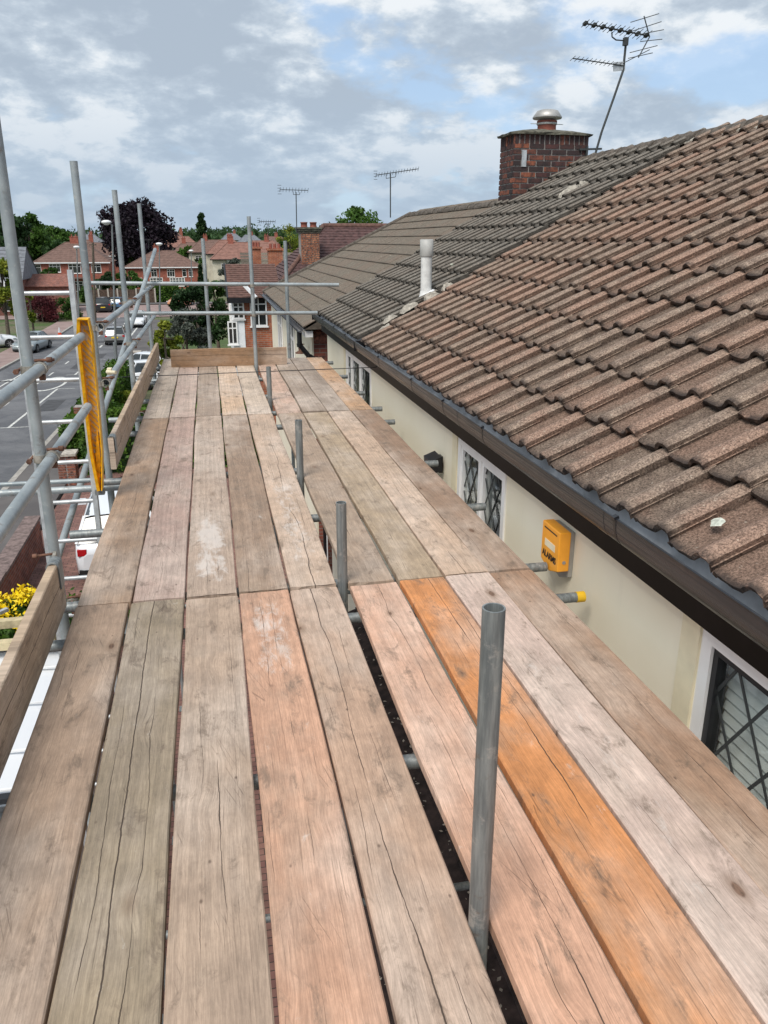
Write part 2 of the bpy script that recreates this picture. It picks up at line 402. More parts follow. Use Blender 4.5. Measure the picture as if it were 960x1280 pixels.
M['brick_chim'] = single_brick('smoke_stained_brick', [(0.15,0.055,0.042),(0.035,0.026,0.027),(0.10,0.042,0.038),(0.30,0.10,0.055),(0.045,0.03,0.03),(0.13,0.05,0.04),(0.06,0.034,0.032)])
M['brick_pier'] = single_brick('garden_pier_brick', [(0.30,0.10,0.065),(0.36,0.13,0.08),(0.24,0.09,0.065),(0.40,0.16,0.10)])
M['brick_orange'] = single_brick('orange_stack_brick', [(0.40,0.15,0.075),(0.46,0.19,0.10),(0.34,0.12,0.065),(0.50,0.22,0.12)])
M['mortar_dark'] = plain('grey_mortar_joint', (0.30, 0.28, 0.26), 0.95, var=0.2, scale=30)

def render_mat():
    m, t = new_mat('cream_painted_render'); co = t.obj()
    n = t.noise(co, 1.3, 4, 0.5); r = t.noise(co, 240.0, 2, 0.6)
    c = t.mix(t.smooth(n, 0.35, 0.65), (0.85, 0.775, 0.60), (0.89, 0.82, 0.655))
    x, y, z = t.sep(co)
    drip = t.noise(t.comb(t.math('MULTIPLY', x, 9.), t.math('MULTIPLY', y, 9.), t.math('MULTIPLY', z, .8)), 1.0, 5, 0.6)
    c = t.mix(t.smooth(drip, 0.60, 0.80, 0.0, 0.22), c, (0.60, 0.55, 0.43))
    t.bsdf(c, 0.75, 0, t.bump(t.math('ADD', r, t.math('MULTIPLY', n, 2.0)), 0.25, 0.003), 0.3); return m
M['render'] = render_mat()
M['trim_cream'] = plain('yellowed_cream_trim', (0.78, 0.70, 0.50), 0.6, var=0.08, scale=5)
M['upvc'] = plain('white_window_frame', (0.84, 0.83, 0.81), 0.35, var=0.04, scale=5)
M['white'] = plain('white_paint', (0.78, 0.79, 0.80), 0.5, var=0.08, scale=3)
M['fascia'] = plain('dark_brown_fascia', (0.005, 0.004, 0.004), 0.5, var=0.4, scale=7, spec=0.15)
M['black'] = plain('black_plastic', (0.012, 0.012, 0.014), 0.35, var=0.3, scale=8)
def gut():
    m, t = new_mat('black_gutter_dusty'); co = t.obj(); x, y, z = t.sep(co)
    n = t.noise(t.comb(t.math('MULTIPLY', x, 30.), t.math('MULTIPLY', y, 1.5), t.math('MULTIPLY', z, 140.)), 1.0, 6, 0.7)
    n2 = t.noise(co, 6.0, 5, 0.6)
    c = t.mix(t.smooth(n, 0.48, 0.64, 0.0, 0.7), (0.018, 0.02, 0.025), (0.085, 0.067, 0.057))
    c = t.mix(t.smooth(n2, 0.4, 0.6, 0.0, 0.6), c, (0.018, 0.02, 0.025))
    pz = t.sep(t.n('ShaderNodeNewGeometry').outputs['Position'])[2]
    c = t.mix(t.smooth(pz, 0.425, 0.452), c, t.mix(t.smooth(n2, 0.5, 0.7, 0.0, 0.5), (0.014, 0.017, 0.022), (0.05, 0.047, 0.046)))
    t.bsdf(c, t.smooth(n, 0.4, 0.7, 0.25, 0.6), 0, None, 0.6); return m
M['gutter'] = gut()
M['gutter_sheen'] = plain('sky_sheen_gutter_inside', (0.50, 0.52, 0.545), 0.35, var=0.25, scale=5, spec=0.7)  # sky reflection inside the black gutter, put into a pale base colour
def glass():
    m, t = new_mat('window_glass'); t.bsdf((0.03, 0.035, 0.035), 0.04, 0, None, 0.9); return m
M['glass'] = glass()
def glass_clear():
    m, t = new_mat('leaded_pane_glass')
    gl = t.n('ShaderNodeBsdfGlossy', {'Color': (0.9, 0.95, 0.95, 1), 'Roughness': 0.03})
    tr = t.n('ShaderNodeBsdfTransparent', {'Color': (0.93, 0.945, 0.935, 1)})
    fr = t.n('ShaderNodeFresnel', {'IOR': 1.7})
    geo = t.n('ShaderNodeNewGeometry')
    ff = t.math('MULTIPLY', t.math('MULTIPLY', fr.outputs[0], 0.8), t.math('SUBTRACT', 1.0, geo.outputs['Backfacing']))
    mx = t.n('ShaderNodeMixShader', {0: ff, 1: tr.outputs[0], 2: gl.outputs[0]})
    t.n('ShaderNodeOutputMaterial', {0: mx.outputs[0]}); return m
M['glass_clear'] = glass_clear()
M['lead'] = plain('lead_strip', (0.055, 0.06, 0.06), 0.5, 0.3)
M['blind'] = plain('grey_green_room_blind', (0.74, 0.76, 0.74), 0.7, var=0.15, scale=2)
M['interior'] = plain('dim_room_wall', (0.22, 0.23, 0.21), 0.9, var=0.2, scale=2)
M['net'] = plain('white_net_curtain', (0.75, 0.75, 0.74), 0.9, var=0.1, scale=8)
M['amber'] = plain('amber_alarm_plastic', (0.90, 0.38, 0.035), 0.4, var=0.06, scale=9)
M['steel'] = plain('brushed_steel', (0.42, 0.41, 0.39), 0.5, 0.5, 0.15)
M['alu'] = plain('aluminium', (0.52, 0.54, 0.55), 0.45, 0.5, 0.2, 20)
M['yellow'] = plain('yellow_painted_steel', (0.80, 0.42, 0.008), 0.45, 0.0, 0.3, 18)
M['yellow_scuffed'] = None
def yscuff():
    m, t = new_mat('scuffed_yellow_web'); co = t.obj(); x, y, z = t.sep(co)
    n = t.noise(co, 26.0, 7, 0.7, 0.6)
    # scuffs run as short diagonals across the web
    d = t.math('ADD', t.math('MULTIPLY', z, 26.0), t.math('MULTIPLY', x, 30.0))
    w = t.math('FRACT', t.math('ADD', d, t.math('MULTIPLY', n, 0.9)))
    c = t.mix(t.smooth(w, 0.30, 0.45), (0.40, 0.30, 0.17), (0.74, 0.40, 0.012))
    c = t.mix(t.smooth(t.noise(t.vmath('ADD', co, (2, 5, 1)), 34., 5, .7), .50, .60), c, (0.50, 0.46, 0.40))
    t.bsdf(c, 0.7, 0, t.bump(n, 0.4, 0.004)); return m
M['yellow_scuffed'] = yscuff()
M['yellow_cap'] = plain('yellow_plastic_cap', (0.75, 0.45, 0.02), 0.5)
M['pipe_grey'] = plain('grey_plastic_pipe', (0.42, 0.42, 0.40), 0.5, var=0.15)
M['pipe_white'] = plain('faded_white_pipe', (0.62, 0.62, 0.60), 0.5, var=0.15, scale=12)
M['terracotta'] = plain('terracotta_pot', (0.26, 0.085, 0.06), 0.8, var=0.2)
M['flaunching'] = plain('mossy_chimney_cap', (0.11, 0.105, 0.08), 0.95, var=0.6, scale=14, bump=0.6, bscale=40)

def ground_mats():
    m, t = new_mat('asphalt'); co = t.obj()
    n = t.noise(co, 0.35, 7, 0.72, 0.4); g = t.noise(co, 60.0, 2, 0.6)
    c = t.mix(t.smooth(n, 0.38, 0.62), (0.090, 0.092, 0.10), (0.145, 0.146, 0.152))
    c = t.mix(1.0, c, t.smooth(g, 0.3, 0.7, 0.8, 1.25), 'MULTIPLY')
    t.bsdf(c, 0.85, 0, t.bump(g, 0.3, 0.01)); M['asphalt'] = m
    m, t = new_mat('pavement_asphalt'); co = t.obj()
    n = t.noise(co, 0.5, 5, 0.6)
    c = t.mix(t.smooth(n, 0.35, 0.65), (0.085, 0.078, 0.078), (0.13, 0.12, 0.115)); t.bsdf(c, 0.9); M['pavement'] = m
    m, t = new_mat('block_paving'); co = t.obj(); x, y, z = t.sep(co)
    b = t.n('ShaderNodeTexBrick', {'Vector': t.comb(x, y, 0.0), 'Color1': (0.17, 0.085, 0.075, 1), 'Color2': (0.24, 0.13, 0.105, 1), 'Mortar': (0.05, 0.04, 0.035, 1),
        'Scale': 1.0, 'Mortar Size': 0.006, 'Brick Width': 0.2, 'Row Height': 0.1})
    c = t.mix(1.0, b.outputs[0], t.smooth(t.noise(co, 2., 5, .6), 0.3, 0.7, 0.7, 1.25), 'MULTIPLY')
    t.bsdf(c, 0.9, 0, t.bump(b.outputs[1], -0.5, 0.01)); M['paving'] = m
    m, t = new_mat('garden_ground'); co = t.obj()
    n = t.noise(co, 0.25, 6, 0.65); n2 = t.noise(co, 5.0, 5, 0.7)
    c = t.mix(t.smooth(n, 0.4, 0.6), (0.06, 0.10, 0.025), (0.13, 0.12, 0.07))
    c = t.mix(1.0, c, t.smooth(n2, 0.3, 0.7, 0.6, 1.3), 'MULTIPLY')
    t.bsdf(c, 0.95, 0, t.bump(n2, 0.5, 0.03)); M['ground'] = m
    m, t = new_mat('red_junction_surface'); co = t.obj()
    c = t.mix(t.smooth(t.noise(co, 0.6, 5, .6), .35, .65), (0.24, 0.17, 0.155), (0.30, 0.22, 0.20)); t.bsdf(c, 0.9); M['red_road'] = m
ground_mats()
M['roadpaint'] = plain('white_road_paint', (0.55, 0.55, 0.52), 0.8, var=0.4, scale=9)
M['kerb'] = plain('concrete_kerb', (0.33, 0.31, 0.28), 0.9, var=0.2)
M['coping_dark'] = plain('brown_brick_coping', (0.17, 0.125, 0.115), 0.9, var=0.4, scale=10)
M['concrete'] = plain('pale_coping', (0.42, 0.38, 0.33), 0.9, var=0.3, scale=10)

def leaf_mat(name, a, b, scale=1.0, c3=None):
    m, t = new_mat(name); co = t.obj()
    n = t.noise(co, scale, 3, 0.6); n2 = t.noise(co, scale*9, 2, 0.6)
    c = t.mix(t.smooth(n, 0.36, 0.64), a, b)
    if c3: c = t.mix(t.smooth(n2, 0.55, 0.7, 0, 0.8), c, c3)
    c = t.mix(1.0, c, t.smooth(n2, 0.3, 0.7, 0.6, 1.35), 'MULTIPLY')
    di = t.bsdf(c, 0.65, 0, None, 0.25)
    tr = t.n('ShaderNodeBsdfTranslucent', {'Color': c})
    mx = t.n('ShaderNodeMixShader', {0: 0.25, 1: di.outputs[0], 2: tr.outputs[0]})
    for nd in t.nt.nodes:
        if nd.type == 'OUTPUT_MATERIAL': t.nt.links.new(mx.outputs[0], nd.inputs[0])
    return m
M['leaf_green'] = leaf_mat('green_leaves', (0.035, 0.085, 0.012), (0.075, 0.15, 0.025), 0.35)
M['leaf_dark'] = leaf_mat('dark_green_leaves', (0.016, 0.042, 0.012), (0.035, 0.075, 0.02), 0.3)
M['leaf_yellow'] = leaf_mat('yellow_green_leaves', (0.10, 0.16, 0.015), (0.24, 0.26, 0.03), 0.9)
M['leaf_purple'] = leaf_mat('copper_purple_leaves', (0.013, 0.009, 0.015), (0.028, 0.017, 0.027), 0.3)
M['leaf_red'] = leaf_mat('dark_red_leaves', (0.06, 0.012, 0.016), (0.11, 0.02, 0.025), 0.8)
M['leaf_grey'] = leaf_mat('grey_green_leaves', (0.07, 0.085, 0.07), (0.15, 0.17, 0.14), 1.0)
M['leaf_hedge'] = leaf_mat('hedge_leaves', (0.035, 0.085, 0.01), (0.085, 0.16, 0.02), 1.2)
M['leaf_far'] = leaf_mat('distant_woodland_leaves', (0.028, 0.062, 0.022), (0.055, 0.105, 0.035), 0.02)
M['petal'] = plain('yellow_petals', (0.85, 0.62, 0.01), 0.6, var=0.25, scale=9)
M['bark'] = plain('grey_brown_bark', (0.10, 0.08, 0.06), 0.9, var=0.4, scale=8, bump=0.5)
M['roof_far'] = plain('far_brown_roof_tiles', (0.155, 0.095, 0.077), 0.9, var=0.2, scale=2)
M['roof_red'] = plain('far_red_roof_tiles', (0.22, 0.115, 0.09), 0.9, var=0.2, scale=2)
M['roof_slate'] = plain('grey_slate_roof', (0.16, 0.17, 0.19), 0.8, var=0.2, scale=2)
M['roof_maroon'] = plain('maroon_plain_tiles', (0.085, 0.045, 0.042), 0.85, var=0.45, scale=7)
M['roof_brownred'] = plain('red_brown_plain_tiles', (0.125, 0.066, 0.052), 0.85, var=0.35, scale=7)
M['pale_wall'] = plain('pale_far_render', (0.55, 0.50, 0.40), 0.9, var=0.15, scale=1)
M['fence'] = plain('dark_timber_fence', (0.09, 0.06, 0.045), 0.9, var=0.4, scale=4)
M['rubber'] = plain('black_rubber', (0.014, 0.014, 0.015), 0.75)
M['rim'] = plain('alloy_rim', (0.35, 0.36, 0.37), 0.35, 0.7)
M['lamp_red'] = plain('red_light_lens', (0.45, 0.015, 0.02), 0.2)
M['lamp_clear'] = plain('clear_light_lens', (0.6, 0.62, 0.62), 0.15)
M['plate_y'] = plain('yellow_number_plate', (0.75, 0.55, 0.04), 0.5)
M['plate_w'] = plain('white_number_plate', (0.75, 0.75, 0.73), 0.5)
M['cone'] = plain('orange_cone_plastic', (0.75, 0.10, 0.03), 0.5)
M['cable'] = plain('black_cable', (0.012, 0.012, 0.013), 0.6)
M['timber'] = plain('pale_timber_bar', (0.50, 0.42, 0.26), 0.8, var=0.25, scale=9)
def car_paint(name, col, metal=0.0):
    m, t = new_mat(name); t.bsdf(col, 0.28, metal, None, 0.5, **{'Coat Weight': 0.6, 'Coat Roughness': 0.05}); return m
M['car_white'] = car_paint('white_car_paint', (0.74, 0.76, 0.79))
M['car_silver'] = car_paint('silver_car_paint', (0.28, 0.32, 0.33), 0.3)
M['car_grey'] = car_paint('grey_car_paint', (0.30, 0.30, 0.29), 0.4)
M['car_black'] = car_paint('black_car_paint', (0.02, 0.02, 0.024))
M['car_blue'] = car_paint('blue_car_paint', (0.10, 0.20, 0.33), 0.2)
M['car_orange'] = car_paint('pale_orange_car_paint', (0.55, 0.26, 0.14))

# ================================================================== SETTING: ground, road, pavements
def sheet(name, mat, x0, x1, ys, dz):
    b = MB()
    for a, c in zip(ys[:-1], ys[1:]):
        b.quad((x0, a, gz(a)+dz), (x1, a, gz(a)+dz), (x1, c, gz(c)+dz), (x0, c, gz(c)+dz))
    return struct(b.build(name, mat))
YS = [-25, 0, 12] + [12+4*i for i in range(1, 16)] + [90, 95]
def terrain():
    xs = [-1500, -900, -500, -300, -200, -120, -60, -20, 0, 20, 60, 150, 300, 600, 1000, 1500]
    ys = [-60, -25, 0, 12] + [12+4*i for i in range(1, 16)] + [90, 128, 180, 230, 300, 380, 460, 560, 680, 800, 1000, 1300, 2000, 3500]
    b = MB(); n = len(xs)
    for y in ys:
        for x in xs:
            z = gz(y) - 0.05
            if y > 200:
                t = min((y-200)/500., 1); z += t*t*(6.5 + 3.0*math.sin(x*0.006+0.8) + (5 if x < -150 else 0))
            b.v.append((x, y, z))
    for j in range(len(ys)-1):
        for i in range(n-1):
            b.f.append([j*n+i, j*n+i+1, (j+1)*n+i+1, (j+1)*n+i]); b.s.append(True)
    return struct(b.build('ground', M['ground']))
terrain()
sheet('road', M['asphalt'], -13.4, -6.3, YS, 0.0)
sheet('junction_road', M['red_road'], -60, 30, [95, 113], 0.012)
sheet('far_pavement', M['pavement'], -60, 30, [113.02, 116], 0.1)
# pavements are raised slabs with kerbs
def slab(name, mat, x0, x1, ys, h):
    b = MB()
    for a, c in zip(ys[:-1], ys[1:]):
        p = [(x0,a,gz(a)+h),(x1,a,gz(a)+h),(x1,c,gz(c)+h),(x0,c,gz(c)+h)]
        b.quad(*p)
        b.quad((x0,a,gz(a)-.1),(x0,a,gz(a)+h),(x0,c,gz(c)+h),(x0,c,gz(c)-.1))
        b.quad((x1,a,gz(a)+h),(x1,a,gz(a)-.1),(x1,c,gz(c)-.1),(x1,c,gz(c)+h))
    return struct(b.build(name, mat))
YP1 = [y for y in YS if y <= 92]
slab('right_pavement', M['pavement'], -6.12, -4.55, YP1, 0.11)
slab('left_pavement', M['red_road'], -15.6, -13.58, YP1, 0.11)
slab('right_kerb', M['kerb'], -6.30, -6.125, YP1, 0.115)
slab('left_kerb', M['kerb'], -13.575, -13.40, YP1, 0.115)
sheet('driveway', M['paving'], -4.5, 1.66, [-8, 0, 12, 16, 20, 24, 28], 0.02)
# painted markings
pm = MB()
def mark(x0, x1, y0, y1, dz=0.006):
    n = max(1, int((y1-y0)/4)+1)
    for i in range(n):
        a = y0+(y1-y0)*i/n; c = y0+(y1-y0)*(i+1)/n
        pm.quad((x0,a,gz(a)+dz),(x1,a,gz(a)+dz),(x1,c,gz(c)+dz),(x0,c,gz(c)+dz))
for y0, y1 in ((34.5, 46.0), (52, 60)):
    mark(-8.45, -8.34, y0, y1)
    mark(-8.34, -7.5, y0, y0+.10); mark(-8.9, -8.45, y0, y0+.10)
    mark(-8.34, -7.5, y1-.1, y1)
for k in range(14):
    mark(-9.95, -9.85, 22+6.0*k, 23.6+6.0*k)
mark(-11.75, -11.64, 44, 58); mark(-12.6, -11.75, 44, 44.1); mark(-12.6, -11.75, 57.9, 58)
def ring(cx, cy, rx, ry, w=0.16):
    N = 40
    for i in range(N):
        a = 2*math.pi*i/N; c = 2*math.pi*(i+1)/N
        P = lambda t, k: (cx+math.cos(t)*(rx-k), cy+math.sin(t)*(ry-k*2.2), gz(cy+math.sin(t)*(ry-k*2.2))+0.006)
        pm.quad(P(a, 0), P(c, 0), P(c, w), P(a, w))
ring(-9.15, 48.2, 0.85, 3.0); ring(-11.6, 48.4, 0.75, 2.6)
for k in range(9): mark(-8.9+k*0.02, -8.75+k*.02, 68+k*3.2, 69.6+k*3.2)
mark(-10.4, -10.28, 80, 86); mark(-7.2, -7.05, 70, 90)
struct(pm.build('road_markings', M['roadpaint']))
pt_ = MB(); r_ = random.Random(5)
for k in range(9):
    y0 = 24+r_.uniform(0, 50); x0 = r_.uniform(-12.5, -8); w = r_.uniform(.5, 1.2); l = r_.uniform(1.2, 4.5)
    pt_.quad((x0, y0, gz(y0)+.004), (x0+w, y0, gz(y0)+.004), (x0+w, y0+l, gz(y0+l)+.004), (x0, y0+l, gz(y0+l)+.004))
struct(pt_.build('road_repair_patches', plain('newer_dark_asphalt', (.062,.062,.066), .85, var=.2, scale=3)))

# ================================================================== SCAFFOLD
SX = -0.785
scaf = thing('scaffold', 'galvanised tube scaffold with guard rails and standards carrying the board deck beside the eaves', 'scaffold', (-0.785, 3.7, -5.3))
R = 0.0242
def tube(name, p0, p1, mat='galv', r=R, par=None):
    return MB().cyl(p0, p1, r, r, 20, hollow=0.06).build(name, M[mat], par or scaf)
outer = [(3.70, 2.02), (5.76, 2.00), (8.15, 1.96), (11.05, 1.96)]
for y, zt in outer: tube('standard', (SX-.01, y, -5.25), (SX+.005, y, zt))
for (x, y, zt) in ((0.524, 1.40, 0.822), (0.526, 3.44, 0.395), (0.525, 5.245, 0.395), (0.528, 8.07, 0.335), (0.527, 10.40, 1.80)):
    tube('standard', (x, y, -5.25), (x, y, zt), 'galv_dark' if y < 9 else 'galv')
for (x, y, zt) in ((-0.035, 11.1, 1.55), (1.02, 11.12, 1.52)):
    tube('standard', (x, y, -5.25), (x, y, zt))
# guard rails along the street side, two lengths at each height
GX = -0.735
tube('guard_rail', (GX, 1.05, 1.005), (GX, 4.93, 1.005)); tube('guard_rail', (GX, 1.0, 0.612), (GX, 4.86, 0.612))
tube('guard_rail', (GX, 5.86, 0.975), (GX, 11.6, 0.955)); tube('guard_rail', (GX, 5.80, 0.60), (GX, 11.3, 0.57))
# end guard rails
tube('guard_rail', (-1.42, 10.72, 1.03), (1.66, 10.72, 0.975)); tube('guard_rail', (-0.99, 10.72, 0.66), (1.37, 10.72, 0.625))
# board bearers and ledgers
zt = -0.064
for y, x0, x1 in ((0.55, -.86, 1.44), (2.12, -.82, 1.44), (3.18, -.84, 1.63), (3.56, -.84, 1.605), (4.56, -.868, 1.615), (5.62, -.84, 1.60), (7.10, -.84, 1.60), (7.72, -.84, 1.61),
                  (8.60, -.84, 1.60), (9.75, -.84, 1.60), (10.95, -.84, 1.60)):
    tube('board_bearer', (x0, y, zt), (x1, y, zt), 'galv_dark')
MB().cyl((1.595, 3.18, zt), (1.636, 3.18, zt), 0.0262, 0.0262, 20).build('end_cap', M['yellow_cap'], scaf)
for x in (-0.62, 0.472):
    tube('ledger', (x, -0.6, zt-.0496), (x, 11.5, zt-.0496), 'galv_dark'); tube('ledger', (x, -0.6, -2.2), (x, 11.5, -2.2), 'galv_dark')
tube('ladder_bay_tube', (-2.6, 5.70, -0.118), (-0.60, 5.70, -0.130)); tube('ladder_bay_tube', (-2.5, 5.765, -0.075), (-0.86, 5.765, -0.085), 'galv', 0.016)
tube('cross_tube', (-1.02, 7.9, -0.10), (0.6, 7.9, -0.10)); tube('cross_tube', (-1.02, 10.95, -0.23), (0.6, 10.95, -0.23))
for y in (3.7, 8.15): tube('cross_tube', (-0.9, y+.05, -2.25), (1.6, y+.05, -2.25), 'galv_dark')
# facade brace on the street side
_a = Vector((-0.654,11.400,1.411)); _b = Vector((-1.091,5.400,-0.419)); _c = _b + (_b-_a)*0.9
tube('diagonal_brace', _a, _c, 'galv')
# the brace's raised end near the corner
for x, y in ((SX-.01, 3.70), (SX-.01, 5.76), (SX-.01, 8.15), (SX-.01, 11.05), (0.528, 1.40), (0.54, 3.44), (0.535, 5.245), (0.548, 8.07), (0.543, 10.40)):
    MB().box(x-.075, x+.075, y-.075, y+.075, -5.275, -5.268).cyl((x, y, -5.268), (x, y, -5.15), .018, .018, 10).build('base_plate', M['galv_dark'], scaf)

def coupler(p, rail='Y', side=1, rusty=True):
    """right-angle coupler: collar round the standard, collar round the rail, two bolts"""
    x, y, z = p
    b = MB(); n = 16
    def collar(c, ax, w, r0=.0248, r1=.0305, arc=(0, 1.82*math.pi), ph=0.0):
        c = Vector(c); ax = Vector(ax); a = ax.orthogonal().normalized(); q = ax.cross(a); vs = []; k = 14
        for i in range(k+1):
            t = ph + arc[0]+(arc[1]-arc[0])*i/k; d = a*math.cos(t)+q*math.sin(t)
            vs += [c+d*r0-ax*w/2, c+d*r1-ax*w/2, c+d*r1+ax*w/2, c+d*r0+ax*w/2]
        fs = []
        for i in range(k):
            m_ = i*4; w_ = m_+4
            for j in range(4): fs.append((m_+j, m_+(j+1) % 4, w_+(j+1) % 4, w_+j))
        fs += [(0,3,2,1), (k*4, k*4+1, k*4+2, k*4+3)]
        b.add(vs, fs, False)
    collar((x, y, z), (0,0,1), .034)
    off = .050*side
    rail_c = (x+off, y, z+.004) if rail == 'Y' else (x, y+off, z)
    rax = (0,1,0) if rail == 'Y' else (1,0,0)
    cc = (rail_c[0], rail_c[1], rail_c[2])
    collar(cc, rax, .034, ph=2.2)
    b.obox(((x+cc[0])/2, (y+cc[1])/2, z+.0), (.012,0,0), (0,.014,0), (0,0,.016))
    o = b.build('coupler', M['zinc'], scaf)
    r = MB()
    r.cyl((x-.038, y-.05, z), (x-.038, y+.045, z), .0065, n=8); r.cyl((x-.038, y-.062, z), (x-.038, y-.04, z), .012, n=6)
    r.build('bolt', M['rust'], o); r = MB()
    if rail == 'Y':
        r.cyl((cc[0]-.02, y, z+.038), (cc[0]+.062, y, z+.040), .0065, n=8); r.cyl((cc[0]+.03, y, z+.04), (cc[0]+.052, y, z+.04), .0125, n=6)
        MB().obox((cc[0]+.004, y+.001, z-.034), (.012,0,0), (0,.013,0), (0,0,.012)).build('coupler_flap', M['rust'], o)
    else:
        r.cyl((x, cc[1]-.03, z+.036), (x, cc[1]+.055, z+.036), .0065, n=8); r.cyl((x, cc[1]+.03, z+.036), (x, cc[1]+.05, z+.036), .0125, n=6)
    r.build('bolt', M['rust'], o)
for z in (1.001, 0.608): coupler((SX, 3.70, z))
for z in (0.972, 0.597): coupler((SX, 5.90 if False else 5.76, z))
for z in (0.965, 0.587): coupler((SX, 8.15, z))
for z in (0.955,): coupler((SX, 11.05, z))
for z in (-0.118,): coupler((SX, 5.76, z))
coupler((SX, 8.15, -.115)); coupler((SX, 11.05, -.12)); coupler((SX, 3.70, -.115))
for x, z1, z2 in ((0.527, .995, .638), ): 
    for z in (z1, z2): coupler((x, 10.40, z), 'X', 1)
# saddle clips that hold the toe boards to the standards
def toe_clip(y, ys, x0):
    """bent steel strap over the top edge of a toe board, tied to the standard"""
    b = MB(); N = 10; pr_ = []
    xc = x0+.019
    for i in range(N+1):
        t = math.pi*i/N; pr_.append((xc+math.cos(t)*.0265, .222+math.sin(t)*.020))
    pr_ = [(xc+.0265, .12)] + pr_ + [(xc-.0265, .12)]
    inn = [(xc+(px-xc)*.78, pz-(.005 if 0 < k < N+2 else 0)) for k, (px, pz) in enumerate(pr_)]
    poly = pr_ + inn[::-1]; n = len(pr_); y0, y1 = y-.04, y+.04
    vs = [(px, yy, pz) for yy in (y0, y1) for (px, pz) in poly]; m_ = len(poly)
    fs = [(i, i+1, m_+i+1, m_+i) for i in range(m_-1)] + [(m_-1, 0, m_, 2*m_-1)]
    for e in (0, m_): fs += [(e+i, e+i+1, e+m_-2-i, e+m_-1-i) for i in range(n-1)]
    b.add(vs, fs); o = b.build('toe_board_clip', M['galv_dark'], scaf)
    MB().bar((xc-.022, y, .16), (SX+.01, ys-.03, .16), .014, .028).build('clip_arm', M['zinc'], o)
    MB().cyl((-.87, ys-.045, .16), (-.78, ys-.042, .165), .0065, n=8).cyl((-.87, ys-.045, .16), (-.85, ys-.045, .161), .012, n=6).build('bolt', M['rust'], o)
toe_clip(3.38, 3.70, -.744); toe_clip(5.74, 5.80, -.752) 

# ------------------------------------------------------------------ boards of the deck: every board lies loose
def board_mesh(L, W_, T, seed, ny=26):
    r = random.Random(seed); b = MB()
    ch = 0.004
    ph = [r.uniform(0, 6.28) for _ in range(8)]
    rows = []
    for j in range(ny+1):
        t = j/ny; y = -L/2 + L*t
        eL = .0028*math.sin(5.1*t*2+ph[0]) + .0016*math.sin(17*t+ph[1]) + r.uniform(-.0007, .0007)
        eR = .0028*math.sin(4.3*t*2+ph[2]) + .0016*math.sin(15*t+ph[3]) + r.uniform(-.0007, .0007)
        bow = .003*math.sin(3.14*t*1.5+ph[4]); cup = .0016*math.sin(ph[5]+t*2)
        h = W_/2
        sec = [(-h+eL, -ch), (-h+ch+eL, 0), (-h*.5, -cup), (0, -cup*1.3), (h*.5, -cup), (h-ch+eR, 0), (h+eR, -ch), (h+eR, -T+ch), (h-ch+eR, -T), (-h+ch+eL, -T), (-h+eL, -T+ch)]
        yy = y + (r.uniform(-.002, .002) if j in (0, ny) else 0)
        rows.append([(x, yy + (.003*math.sin(x*60+ph[6]) if j in (0, ny) else 0), z+bow*(0.4 if z > -.01 else 0.4)) for x, z in sec])
    k = 11; vs = [p for row in rows for p in row]
    fs = []
    for j in range(ny):
        for i in range(k): fs.append((j*k+i, (j+1)*k+i, (j+1)*k+(i+1) % k, j*k+(i+1) % k))
    fs += [tuple(range(k)), tuple(reversed(range(ny*k, ny*k+k)))]
    b.add(vs, fs); return b.mesh('scaffold_board')
def srgb(r, g, b, k=1.0):
    f = lambda c: ((c/255.)/12.92 if c/255. <= .04045 else (((c/255.)+.055)/1.055)**2.4)*k
    return (f(r), f(g), f(b), 1)
COLX = [(-.665,-.4385),(-.4275,-.2025),(-.1925,.033),(.0435,.2675),(.279,.4985),(.552,.775),(.792,1.012),(1.024,1.241),(1.2445,1.458)]
